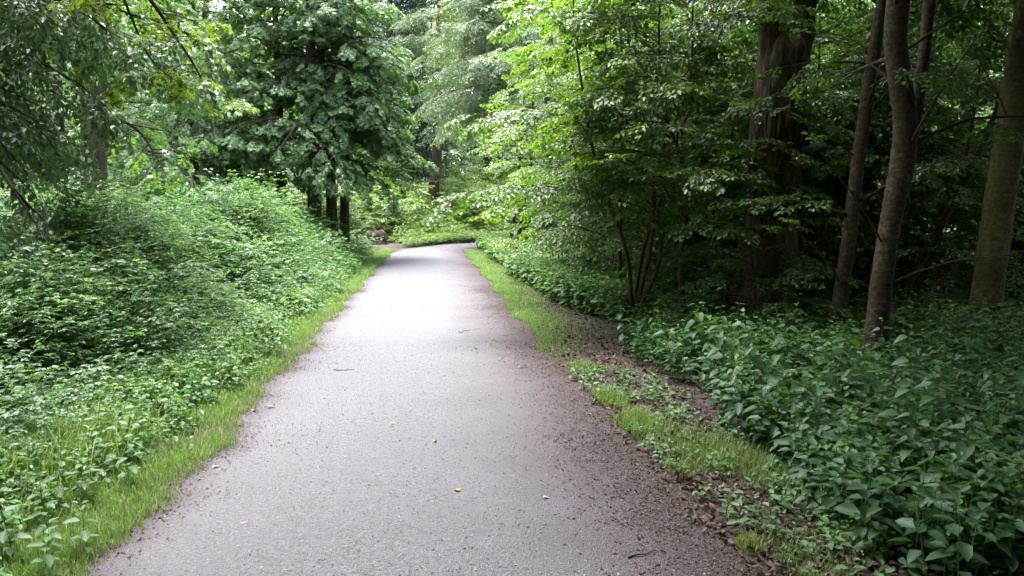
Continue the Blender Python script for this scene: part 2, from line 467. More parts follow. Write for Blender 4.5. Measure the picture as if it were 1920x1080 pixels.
def grow(trunk, specs, lists, wood):
    """Limbs, their side branches and the places of the leaf sprays."""
    P, D, Nn, S = lists
    tp = trunk[:, :3]; tr = trunk[:, 3]
    seg = np.r_[0, np.cumsum(np.linalg.norm(np.diff(tp, axis=0), axis=1))]; Ltot = seg[-1]
    at_ = lambda s_: (np.array([np.interp(s_, seg, tp[:, i]) for i in range(3)]), np.interp(s_, seg, tr))
    for sp in specs:
        n_ = sp['n']; az0 = random.uniform(0, 6.28)
        for i in range(n_):
            t = (i + random.random()) / n_
            s_ = Ltot * (sp['t0'] + (sp['t1'] - sp['t0']) * t)
            p, r0 = at_(s_)
            if sp.get('az'):
                az = rad(sp['az'][0] + random.uniform(-1, 1) * sp['az'][1])
            else:
                az = az0 + 2.4 * i + random.gauss(0, 0.25)
            L = (sp['L0'] + (sp['L1'] - sp['L0']) * t) * random.uniform(0.75, 1.2)
            el = rad(sp.get('rise', 25) + random.gauss(0, 8)); dr = rad(sp.get('droop', 35))
            st = max(4, int(L / 0.35)); pts = [p]; azz = az
            for k in range(st):
                azz += random.gauss(0, 0.09)
                e_ = el - dr * (k / st) ** 1.1 * 1.0 + random.gauss(0, 0.05)
                pts.append(pts[-1] + np.array([math.sin(azz) * math.cos(e_), math.cos(azz) * math.cos(e_), math.sin(e_)]) * L / st)
            pts = np.array(pts)
            rl = min(r0 * 0.5, 0.012 + 0.011 * L) * sp.get('thick', 1)
            tube(wood, pts, np.linspace(rl, 0.004, len(pts)), 5)
            cum = np.r_[0, np.cumsum(np.linalg.norm(np.diff(pts, axis=0), axis=1))]
            sgn = 1; ss = L * sp.get('bare', 0.22); dens = sp.get('dens', 1.0); sc = sp.get('scale', 1.0)
            sdroop = sp.get('sdroop', 0.15)
            while ss < L * 0.98:
                q = np.array([np.interp(ss, cum, pts[:, i2]) for i2 in range(3)])
                kk = min(len(pts) - 2, np.searchsorted(cum, ss)); d = unit(pts[kk + 1] - pts[kk])
                a = rad(random.uniform(45, 68)) * sgn
                bd = np.array([d[0] * math.cos(a) - d[1] * math.sin(a), d[0] * math.sin(a) + d[1] * math.cos(a), d[2] * 0.6 + random.gauss(0, 0.1)])
                bl = max(0.25, (L - ss) * 0.55 * random.uniform(0.7, 1.15)); bl = min(bl, 1.7)
                m_ = max(2, int(bl / 0.26)); bp_ = [q]
                for k in range(m_):
                    bd = unit(bd + np.array([random.gauss(0, 0.08), random.gauss(0, 0.08), -sdroop * 0.5 / m_ + random.gauss(0, 0.05)]))
                    bp_.append(bp_[-1] + bd * bl / m_)
                    s2 = 1 if k % 2 else -1
                    for _ in range(1 if random.random() > dens - 1 else 2):
                        a2 = rad(random.uniform(25, 55)) * s2; s2 = -s2
                        P.append(bp_[-1]); D.append([bd[0] * math.cos(a2) - bd[1] * math.sin(a2), bd[0] * math.sin(a2) + bd[1] * math.cos(a2), bd[2] - sdroop + random.gauss(0, 0.12)])
                        Nn.append([random.gauss(0, 0.22), random.gauss(0, 0.22), 1]); S.append(sc * random.uniform(0.75, 1.15))
                P.append(bp_[-1]); D.append(bd + np.array([0, 0, -sdroop])); Nn.append([random.gauss(0, 0.2), random.gauss(0, 0.2), 1]); S.append(sc)
                tube(wood, np.array(bp_), np.linspace(max(0.004, rl * 0.35), 0.0025, len(bp_)), 4)
                sgn = -sgn; ss += sp.get('gap', 0.33) / min(dens, 1.0) * random.uniform(0.7, 1.3)
            P.append(pts[-1]); D.append(pts[-1] - pts[-2]); Nn.append([0.1, 0, 1]); S.append(sc)

def add_bole(mb, trunk, sides=10, flare=1.5, jitter=0.02):
    t = trunk.copy()
    z = t[:, 2] - t[0, 2]
    t[:, 3] = t[:, 3] * (1 + (flare - 1) * np.exp(-np.clip(z, 0, 9) / 0.22))
    t[0, 2] -= 0.15
    tube(mb, t[:, :3], t[:, 3], sides, jitter=jitter)

def tree(name, label, cat, base, boles, specs, spray, bark, leaf, group=None, sides=10, flare=1.5, tonevar=0.12, twigs=True, rz=0.0):
    root = empty(name, base, rz)
    tag(root, label, cat, group)
    tb = MB(); wb = MB(); lists = ([], [], [], [])
    for i, bctrl in enumerate(boles):
        tr = curve_pts(bctrl, 5)
        add_bole(tb, tr, sides, flare if i == 0 or bctrl[0][2] < 0.1 else 1.0)
        sp = specs[i] if isinstance(specs[0], list) else (specs if i == 0 else [])
        grow(tr, sp, lists, wb)
    kids = [tb.build("trunk", bark, root)]
    if lists[0]:
        lb = MB()
        scatter(lb, wb if twigs else None, SPRAYS[spray], *lists, tonevar=tonevar)
        kids.append(wb.build("branches", bark if bark is not B_OLD else B_DARK, root))
        kids.append(lb.build("crown", leaf, root))
    elif wb.V:
        kids.append(wb.build("branches", bark, root))
    remember(root, *kids)
    return root

def straight(h, r, lean=(0, 0), wob=0.08, k=5, r1=0.25):
    out = []
    for i in range(k):
        t = i / (k - 1)
        out.append((lean[0] * t + random.gauss(0, wob) * (0 < i), lean[1] * t + random.gauss(0, wob) * (0 < i), h * t, r * (1 - (1 - r1) * t)))
    return out

# ================================================================== SETTING
PL, PR = -1.46, 1.31                 # path edges
# centre line: straight, then a bend to the right
def path_centre(s_):
    s0, Rr = 27.0, 11.0
    if s_ < s0: return np.array([-0.075, s_]), np.array([0, 1.0])
    a = min((s_ - s0) / Rr, rad(80)); ex = max(0, s_ - s0 - Rr * rad(80))
    p = np.array([-0.075 + Rr * (1 - math.cos(a)), s0 + Rr * math.sin(a)])
    d = np.array([math.sin(a), math.cos(a)])
    return p + d * ex, d

def wob(y, k=1.2):
    return 0.05 * np.sin(1.9 * y + k) + 0.035 * np.sin(5.3 * y + 2 * k) + 0.02 * np.sin(13.1 * y + k)

gb = MB()
nx = 120
xs = np.sign(np.linspace(-1, 1, nx)) * (np.abs(np.linspace(-1, 1, nx)) ** 2.2) * 240
ys = xs + 12
GX, GY = np.meshgrid(xs, ys, indexing='ij')
def ground_z(x, y):
    d = np.clip(np.abs(x) - 2.3, 0, 4) / 4
    far = np.clip((np.hypot(x, y - 15) - 20) / 30, 0, 1)
    return d * (0.06 * np.sin(1.3 * x + 0.7 * y) + 0.05 * np.sin(0.61 * x - 1.1 * y + 1)) + far * 0.25 * np.sin(0.11 * x + 0.3) * np.sin(0.09 * y)
GZ = ground_z(GX, GY)
idx = np.arange(nx * nx).reshape(nx, nx)
gb.add(np.stack([GX, GY, GZ], -1), np.stack([idx[:-1, :-1], idx[1:, :-1], idx[1:, 1:], idx[:-1, 1:]], -1))
tag(gb.build("ground", M_SOIL), "brown leaf mould of the forest floor", None, None, "structure")

pb = MB()
ss = np.arange(-12, 75, 0.12)
ac = np.linspace(0, 1, 25)
V = np.zeros((len(ss), 25, 3)); A = np.zeros((len(ss), 25))
for i, s_ in enumerate(ss):
    c, d = path_centre(s_); nrm = np.array([d[1], -d[0]])
    hwL, hwR = 1.385 + wob(s_), 1.385 + wob(s_, 2.0)
    off = -hwL + (hwL + hwR) * ac
    V[i, :, 0] = c[0] + nrm[0] * off; V[i, :, 1] = c[1] + nrm[1] * off
    V[i, :, 2] = 0.004 + 0.03 * (1 - (2 * ac - 1) ** 2)
    A[i] = ac
idx = np.arange(len(ss) * 25).reshape(len(ss), 25)
pb.add(V, np.stack([idx[:-1, :-1], idx[:-1, 1:], idx[1:, 1:], idx[1:, :-1]], -1), A.ravel())
tag(pb.build("path", M_PATH), "grey grit woodland path bending right in the distance", None, None, "structure")

def path_z(x):
    return 0.004 + 0.03 * (1 - ((x + 0.075) / 1.385) ** 2)

# loose grit on the near path
T = np.array([[-1, -1, -.6], [1, -.8, -.6], [.9, 1, -.6], [-.8, .9, -.6], [-.6, -.7, .5], [.5, -.5, .7], [.7, .5, .45], [-.5, .6, .6]])
TQ = np.array([[0, 3, 2, 1], [4, 5, 6, 7], [0, 1, 5, 4], [1, 2, 6, 5], [2, 3, 7, 6], [3, 0, 4, 7]])
def pebbles(N, ylo, yhi, smin, smax, xf=None):
    y = ylo + (yhi - ylo) * rng.random(N) ** 1.7
    x = PL + 0.02 + (PR - PL - 0.04) * rng.random(N) if xf is None else xf(y, N)
    th = rng.random(N) * 6.28
    D = np.stack([np.cos(th), np.sin(th), rng.normal(0, .25, N)], -1)
    s_ = smin + (smax - smin) * rng.random(N) ** 4
    return expand((T, TQ, np.zeros(8)), np.stack([x, y, path_z(x) + s_ * 0.25], -1), basis(D, np.array([0, 0, 1.0]) + rng.normal(0, .3, (N, 3))), s_), rng.random(N)
mb = MB()
(Vp, Qp, _), a = pebbles(17000, 2.6, 9, 0.0013, 0.005)
mb.add(Vp, Qp, np.repeat(a * 0.8, 8))
(Vp, Qp, _), a = pebbles(5000, 3, 20, 0.003, 0.007)
mb.add(Vp, Qp, np.repeat(a, 8))
tag(mb.build("loose_grit", M_STONE, smooth=False), "small loose grey grit strewn over the path", None, None, "stuff")

# ------------------------------------------------------------------ leaf litter
def litter(name, label, P, smin, smax, mat, tilt=0.45):
    N = len(P); mb = MB(); th = rng.random(N) * 6.28
    lv, lq = leaf_simple(0.6, 0.16, 0.2)
    D = np.stack([np.cos(th), np.sin(th), rng.normal(0, .25, N)], -1)
    up = np.array([0, 0, 1.0]) * np.where(rng.random(N) < 0.5, 1, -1)[:, None] + rng.normal(0, tilt, (N, 3))
    V, Q, _ = expand((lv, lq, np.zeros(6)), P, basis(D, up), smin + (smax - smin) * rng.random(N))
    mb.add(V, Q, np.repeat(rng.beta(2, 2.4, N), 6))
    return tag(mb.build(name, mat), label, None, None, "stuff")

def edge_r(y):        # where the litter gives way to nettles on the right
    return 2.05 + 0.12 * np.sin(1.3 * y) + 0.08 * np.sin(3.1 * y + 1) + np.clip((y - 7) * 0.08, 0, 0.5)
N = 15000
y = 2.4 + 26 * rng.random(N) ** 1.9
x = 1.3 + np.abs(rng.normal(0.55, 0.42, N))
x = np.where(rng.random(N) < 0.35, 1.4 + 3.4 * rng.random(N), x)
keep = (x > 1.33 + wob(y, 2.0)) & ~((y > 13) & (x < 2.1) & (rng.random(N) < 0.7))
P = np.stack([x, y, 0.012 + 0.02 * rng.random(N)], -1)[keep]
litter("leaf_litter", "brown fallen beech leaves between path and nettles", P, 0.022, 0.055, L_DRY)
N = 15000
y = 2.4 + 13 * rng.random(N) ** 1.6
sd_ = rng.random(N) < 0.8
x = np.where(sd_, PR + wob(y, 2.0) - np.abs(rng.normal(0, 0.28, N)) + 0.05, PL - wob(y) + np.abs(rng.normal(0, 0.12, N)) - 0.04)
litter("path_edge_debris", "reddish brown crumbled leaf scraps along the path edges", np.stack([x, y, np.maximum(path_z(x), 0.004) + 0.004], -1), 0.006, 0.024, L_DRY, 0.3)

# ------------------------------------------------------------------ grass
def edge_l(y):        # where the brambles start on the left
    return -2.62 + 0.10 * np.sin(1.1 * y) + 0.09 * np.sin(2.7 * y + 1) - 0.05 * np.clip((y - 20) / 5, -1, 1)
def blade():
    V, Q = [], []
    for i, (t, w_) in enumerate(((0, 1), (0.35, 0.9), (0.7, 0.6), (1, 0.08))):
        V += [[0.55 * t * t, w_ * 0.5, t * (1 - 0.28 * t)], [0.55 * t * t, -w_ * 0.5, t * (1 - 0.28 * t)]]
        if i: Q.append([2 * i - 2, 2 * i - 1, 2 * i + 1, 2 * i])
    return np.array(V), np.array(Q)
BV, BQ = blade()
def blades(mb, x, y, z, h, wd, tone=0.0):
    N = len(x); th = rng.random(N) * 6.28; bend = np.abs(rng.normal(0.6, 0.35, N))
    V = np.repeat(BV[None], N, 0)
    lx = V[..., 0] * (bend * h)[:, None]; ly = V[..., 1] * wd[:, None]; lz = V[..., 2] * h[:, None]
    c, s_ = np.cos(th)[:, None], np.sin(th)[:, None]
    V = np.stack([lx * c - ly * s_ + x[:, None], lx * s_ + ly * c + y[:, None], lz + z[:, None]], -1)
    Q = BQ[None] + (np.arange(N) * 8)[:, None, None]
    a = np.clip(rng.beta(2.2, 2.2, N) + tone + 0.25 * (rng.random(N) < 0.05), 0, 1)
    mb.add(V, Q, np.repeat(a, 8))

def vn(x, y, s_=1.0):     # cheap smooth noise 0..1
    return 0.5 + 0.25 * (np.sin(2.1 * s_ * x + 1.3 * s_ * y) + np.sin(-1.7 * s_ * x + 2.9 * s_ * y + 1.7) * 0.6 + np.sin(4.3 * s_ * x - 3.7 * s_ * y + 0.5) * 0.4)

mb = MB()
N = 120000
y = 2.3 + 27 * rng.random(N) ** 2.0
t = rng.random(N)
x = PL - wob(y) + 0.06 - 1.2 * t ** 1.1 - np.abs(rng.normal(0, 0.03, N))
k = (rng.random(N) < 0.35 + 1.2 * vn(x * 1.5, y * 1.5)) & ~((t < 0.12) & (rng.random(N) < 0.55))
x, y, t = x[k], y[k], t[k]
sc = 1 + np.clip((y - 8) / 14, 0, 1.2)
h = (0.05 + 0.04 * rng.random(len(x)) + 0.17 * np.clip(t - 0.45, 0, 1) * rng.random(len(x)) * (0.5 + vn(x, y, 1.7))) * (0.9 + 0.3 * sc)
blades(mb, x, y, np.zeros(len(x)), h, 0.0035 * sc, 0.0)
N = 45000
y = 2.6 + 24 * rng.random(N) ** 1.8
x = edge_l(y) + rng.normal(0.25, 0.2, N)
k = (x < -1.75) & (rng.random(N) < 0.1 + 1.3 * (vn(x * 1.1, y * 1.1) - 0.25)); x, y = x[k], y[k]
sc = 1 + np.clip((y - 8) / 14, 0, 1.2)
blades(mb, x, y, np.zeros(len(x)), 0.2 + 0.28 * rng.random(len(x)), 0.0045 * sc, 0.1)
tag(mb.build("verge_grass", L_GRASS), "grass verge between the path and the brambles", None, None, "stuff")
mb = MB()
N = 52000
y = 7.6 + 21 * rng.random(N) ** 1.3
x = PR + wob(y, 2.0) - 0.05 + np.abs(rng.normal(0, 0.36, N))
k = rng.random(N) < np.clip((y - 7.6) / 2.5, 0, 1) * (0.25 + vn(x * 1.3, y * 1.1))
x, y = x[k], y[k]
sc = 1 + np.clip((y - 8) / 14, 0, 1.2)
blades(mb, x, y, np.zeros(len(x)), (0.04 + 0.05 * rng.random(len(x))) * sc ** 0.4, 0.0038 * sc, -0.03)
N = 17000
y = 2.5 + 2.9 * rng.random(N); x = 1.42 + 0.75 * rng.random(N) + 0.05 * np.sin(4 * y) + (4.4 - y) * 0.12
k = rng.random(N) < np.clip(1.5 * (vn(x * 2.2, y * 2.0) - 0.32), 0, 1)
x, y = x[k], y[k]
blades(mb, x, y, np.zeros(len(x)), 0.05 + 0.08 * rng.random(len(x)), np.full(len(x), 0.0035), 0.03)
tag(mb.build("sparse_grass", L_GRASS), "thin grass along the right-hand path edge", None, None, "stuff")

def tuft(x0, y0, rx, ry, n_, hh, label, tone=0.1):
    mb = MB(); r = np.sqrt(rng.random(n_)); th = rng.random(n_) * 6.28
    x = rx * r * np.cos(th); y = ry * r * np.sin(th)
    blades(mb, x, y, np.zeros(n_), hh * (1.1 - 0.5 * r) * (0.6 + 0.5 * rng.random(n_)), np.full(n_, 0.0036), tone)
    o = mb.build("grass_tuft", L_GRASS); o.location = (x0, y0, 0.004)
    return tag(o, label, "grass tuft", "grass tufts on the leaf litter")
tuft(1.55, 5.35, 0.13, 0.24, 700, 0.17, "tall bright grass tuft at the right path edge, nearest of three in a row")
tuft(1.49, 6.05, 0.14, 0.34, 800, 0.14, "long grass tuft at the path edge, middle of three in a row")
tuft(1.52, 7.3, 0.14, 0.3, 520, 0.10, "short grass tuft at the path edge, farthest of three in a row")
tuft(1.50, 3.25, 0.07, 0.09, 240, 0.10, "small straw-coloured grass tuft beside the path at the bottom of the picture", 0.3)
tuft(2.02, 3.25, 0.12, 0.12, 420, 0.13, "yellowish grass tuft among small clover-like leaves near the nettles", 0.22)

# ------------------------------------------------------------------ herbs and brambles
def bramble_h(x, y):
    d = np.clip(edge_l(y) - x, 0, None)
    top = 1.0 + 0.25 * np.clip((y - 6) / 6, 0, 1) + 0.38 * np.exp(-((y - 16) / 5.0) ** 2) - 0.9 * np.clip((y - 21) / 6, 0, 1)
    n_ = 0.26 * np.sin(1.7 * x + 0.9 * y) + 0.22 * np.sin(2.9 * x - 2.3 * y + 1) + 0.17 * np.sin(5.1 * x + 4.7 * y) + 0.12 * np.sin(7.3 * x - 6.1 * y)
    side = np.clip(0.22 + d / 1.5, 0, 1) ** 0.9
    return np.clip(top * side + n_ * np.clip(d / 0.8, 0.25, 1), 0.12, 3)

mbL, mbW = MB(), MB()
N = 17000
y = 2.2 + 27 * rng.random(N) ** 1.45
x = edge_l(y) - np.where(rng.random(N) < 0.55, 1.6 * rng.random(N), (2.5 + 0.45 * y) * rng.random(N))
k = x > -0.9 * y - 3.2
x, y = x[k], y[k]; N = len(x)
h = bramble_h(x, y)
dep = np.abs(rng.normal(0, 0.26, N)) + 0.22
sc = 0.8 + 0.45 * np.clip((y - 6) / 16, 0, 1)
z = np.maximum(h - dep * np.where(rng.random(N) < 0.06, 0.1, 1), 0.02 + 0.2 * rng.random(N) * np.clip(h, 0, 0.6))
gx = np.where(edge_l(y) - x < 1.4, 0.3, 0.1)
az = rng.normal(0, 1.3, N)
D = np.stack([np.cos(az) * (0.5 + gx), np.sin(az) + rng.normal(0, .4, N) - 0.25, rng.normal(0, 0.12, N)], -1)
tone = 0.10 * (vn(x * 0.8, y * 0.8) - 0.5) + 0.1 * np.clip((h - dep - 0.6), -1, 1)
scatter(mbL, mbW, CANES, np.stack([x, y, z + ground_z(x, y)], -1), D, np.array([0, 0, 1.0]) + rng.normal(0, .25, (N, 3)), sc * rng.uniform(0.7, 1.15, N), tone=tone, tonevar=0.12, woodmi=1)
# long shoots standing clear of the mass
for _ in range(210):
    yy = random.uniform(3.6, 23); xx = float(edge_l(yy)) - random.uniform(0.2, 3.5)
    hh = float(bramble_h(np.array(xx), np.array(yy)))
    a = random.uniform(-1.0, 1.6); L = random.uniform(0.5, 1.15); p = np.array([xx, yy, hh - 0.35]); pts = [p]
    d = unit(np.array([0.35 * math.cos(a), 0.35 * math.sin(a), 1.0]))
    for i in range(7):
        d = unit(d + np.array([0.1 * math.cos(a), 0.1 * math.sin(a), -0.13])); p = p + d * L / 7; pts.append(p)
    tube(mbW, pts, np.linspace(0.005, 0.002, 8), 4, 2 if random.random() < 0.3 else 1)
    pp = np.array(pts[2:]); ya = rng.random(len(pp)) * 6.28
    lv = put_leaves('oval', np.repeat(pp, 3, 0), np.stack([np.cos(np.repeat(ya, 3) + np.tile([0, 1.1, -1.1], len(pp))), np.sin(np.repeat(ya, 3) + np.tile([0, 1.1, -1.1], len(pp))), np.full(len(pp) * 3, 0.1)], -1),
                    np.array([0, 0, 1.0]) + rng.normal(0, .3, (len(pp) * 3, 3)), np.full(len(pp) * 3, 0.06) * rng.uniform(0.7, 1.1, len(pp) * 3), np.clip(rng.normal(0.7, 0.15, len(pp) * 3), 0, 1))
    mbL.add(*lv)
mbL2 = MB()
o = mbL.build("bramble_thicket", L_BRAMBLE)
tag(o, "dense bank of bramble and wild herbs left of the path", None, None, "stuff")
# taller leafy herbs growing through the brambles
N = 1500
y = 3 + 20 * rng.random(N) ** 1.4; x = edge_l(y) - 0.15 - 3.2 * rng.random(N) ** 1.3
k = (vn(x * .9 + 3, y * .7) > 0.5) | (rng.random(N) < .25); x, y = x[k], y[k]; N = len(x)
scatter(mbL2, mbW, HERBS, np.stack([x, y, np.maximum(bramble_h(x, y) - 0.38, 0)], -1), np.stack([rng.normal(0, 1, N), rng.normal(0, 1, N), np.zeros(N)], -1), np.array([0, 0, 1.0]) + rng.normal(0, .22, (N, 3)), rng.uniform(.65, 1.2, N), tone=np.full(N, .15), tonevar=.18, woodmi=1)
tag(mbL2.build("tall_weeds", L_HERB), "taller broad-leaved weeds growing through the brambles", None, None, "stuff")
tag(mbW.build("bramble_canes", [B_TWIG, B_GREEN, B_STRAW]), "thin arching bramble canes in the left bank", None, None, "stuff")

def herbs(name, label, x, y, temps, sc, mat, tone=0.0, zmax=0.0):
    L_, W_ = MB(), MB(); N = len(x)
    D = np.stack([rng.normal(0, 1, N), rng.normal(0, 1, N), np.zeros(N)], -1)
    scatter(L_, L_, temps, np.stack([x, y, ground_z(x, y) + zmax * rng.random(N)], -1), D, np.array([0, 0, 1.0]) + rng.normal(0, .16, (N, 3)), sc, tone=np.full(N, tone), tonevar=0.14, woodmi=1)
    return tag(L_.build(name, [mat, B_GREEN]), label, None, None, "stuff")

# low weeds at the foot of the brambles
N = 12000
y = 2.3 + 20 * rng.random(N) ** 1.7
x = edge_l(y) + rng.normal(0.24, 0.26, N)
k = (x < -1.58) & (rng.random(N) < 0.3 + vn(x, y * 1.2, 1.4)); x, y = x[k], y[k]
herbs("verge_weeds", "low leafy weeds at the foot of the brambles", x, y, LOWHERBS + HERBS[:2], rng.uniform(0.4, 0.8, len(x)) * (1 + 0.035 * y), L_HERB, 0.1)
# ground cover in the right-hand wood
N = 15000
y = 6.5 + 42 * rng.random(N) ** 1.3
x = 2.2 + (1.5 + 0.95 * y) * rng.random(N) ** 0.9
k = (x > edge_r(y) + 0.5 * np.clip((10 - y) / 2, 0, 1)) & (rng.random(N) < 0.25 + 1.1 * vn(x * .6, y * .6)) & ~((y > 7.5) & (y < 11.5) & (x < 2.7) & (rng.random(N) < 0.65))
k &= ~((y > 31) & (x < 12) & (np.abs(y - 37) < 2.2))
x, y = x[k], y[k]
herbs("woodland_herbs", "dark leafy undergrowth covering the floor of the right-hand wood", x, y, HERBS, rng.uniform(0.7, 1.3, len(x)) * (0.9 + 0.022 * y), L_HERB, -0.05)
N = 2600
y = 2.7 + 6 * rng.random(N)
x = edge_r(y) + 0.12 + (0.95 * y + 1.0 - edge_r(y)) * rng.random(N)
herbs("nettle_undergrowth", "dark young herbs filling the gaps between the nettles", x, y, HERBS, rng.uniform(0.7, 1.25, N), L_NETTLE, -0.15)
# pale herb strip along the right path edge, farther on
N = 4600
y = 10.3 + 20.7 * rng.random(N)
x = 2.0 + np.abs(rng.normal(0.5, 0.55, N)) + 0.1 * np.sin(y) + np.clip(13 - y, 0, 3) * .22
k = y > 0; x, y = x[k], y[k]
herbs("pale_herbs", "pale green herbs edging the right side of the path beyond the litter", x, y, HERBS, rng.uniform(1.0, 1.6, len(x)), L_HERB, 0.18)
N = 5200
x = -7 + 16 * rng.random(N)
ca = np.clip(1 - (x + 1.46) / 12.4, 0, 1)
dpt = 6.5 * rng.random(N) ** 1.2
y = np.where(x > -1.0, 27 + 12.4 * np.sqrt(1 - ca * ca) + 0.45, 36.0) + 0.35 * vn(x * 1.3, x) + dpt
hh = (0.3 + 0.5 * dpt) * (0.3 + 1.35 * vn(x * .8, y * .8)) + 0.25 * np.sin(2.3 * x + y)
hh = hh * (1 - 0.6 * np.exp(-((x - .3) / 1.1) ** 2))
L_ = MB()
scatter(L_, L_, CANES, np.stack([x, y, np.maximum(hh - 0.5 - np.abs(rng.normal(0, .3, N)), 0)], -1), np.stack([rng.normal(0, 1, N), rng.normal(-.5, 1, N), np.zeros(N)], -1), np.array([0, 0, 1.0]) + rng.normal(0, .3, (N, 3)), rng.uniform(.9, 1.7, N), tonevar=.2, woodmi=1)
tag(L_.build("bend_thicket", [L_BUSH, B_GREEN]), "bright yellow-green weeds and scrub on the far side of the bend", None, None, "stuff")
# tiny clover-like leaves in the litter near the camera
N = 420
y = 2.5 + 4.6 * rng.random(N) ** 1.3; x = 1.45 + 0.8 * rng.random(N) + (4 - y) * 0.06
k = rng.random(N) < 0.2 + vn(x * 1.7, y * 1.7); x, y = x[k], y[k]
herbs("litter_seedlings", "small dark green seedlings in the leaf litter by the path", x, y, LOWHERBS, rng.uniform(0.5, 0.95, len(x)), L_HERB, 0.05)
# ground cover in the left-hand wood behind the brambles
N = 9000
y = 10 + 45 * rng.random(N)
x = -3.5 - (1 + 0.9 * y) * rng.random(N)
herbs("left_wood_herbs", "leafy undergrowth on the wood floor behind the brambles", x, y, HERBS, rng.uniform(1.1, 2.0, N), L_HERB, 0.1)

# ------------------------------------------------------------------ nettles: single plants
def nettle_proto(i):
    hgt = random.uniform(0.5, 0.78)
    lv, wd = upright(random.randint(7, 9), hgt, random.uniform(0.105, 0.135), 'broad', 1, -0.28)
    r = empty("nettle", (0, 0, 0))
    tag(r, "green nettle plant with toothless drooping pairs of leaves in the dense bed", "nettle", "nettles in the bed right of the leaf litter")
    m1 = MB(); m1.add(wd[0], wd[1]); st = m1.build("stem", B_GREEN, r)
    m2_ = MB(); m2_.add(*lv); fo = m2_.build("foliage", L_NETTLE, r)
    remember(r, st, fo)
    return r
protos = [nettle_proto(i) for i in range(8)]
cand = []
for _ in range(9000):
    yy = 2.9 + 6.2 * random.random() ** 1.2; er = float(edge_r(np.array(yy)))
    xx = er + 0.05 + random.random() * (0.92 * yy + 1.2 - er)
    dmin = 0.13 + 0.08 * random.random() + 0.03 * max(0, yy - 5)
    if any((xx - a) ** 2 + (yy - b_) ** 2 < dmin * dmin for a, b_ in cand): continue
    if any(math.hypot(xx - a, yy - b_) < c_ for a, b_, c_ in ((4.12, 6.5, 0.3), (6.68, 8.3, 0.45))): continue
    cand.append((xx, yy))
cand = cand[:290]
for i, (xx, yy) in enumerate(cand):
    front = xx - float(edge_r(np.array(yy))) < 0.35
    s_ = random.uniform(0.62, 1.12) * (0.85 if front else 1.0) * (1.2 if xx < 3.7 and 5.2 < yy < 8 else 1) * (0.8 if yy > 7.5 else 1)
    if i < 8:
        o = protos[i]; o.location = (xx, yy, 0); o.rotation_euler = (random.gauss(0, .1), random.gauss(0, .1), random.uniform(0, 6.28)); o.scale = (s_,) * 3
    else:
        o = copy_tree(protos[i % 8], (xx, yy, 0), random.uniform(0, 6.28), s_)
        o.rotation_euler = (random.gauss(0, .1), random.gauss(0, .1), random.uniform(0, 6.28))
for o in [q for q in COL.objects if q.name.startswith("nettle")]:
    o["label"] = "green nettle plant with drooping pairs of toothed leaves in the dense nettle bed"

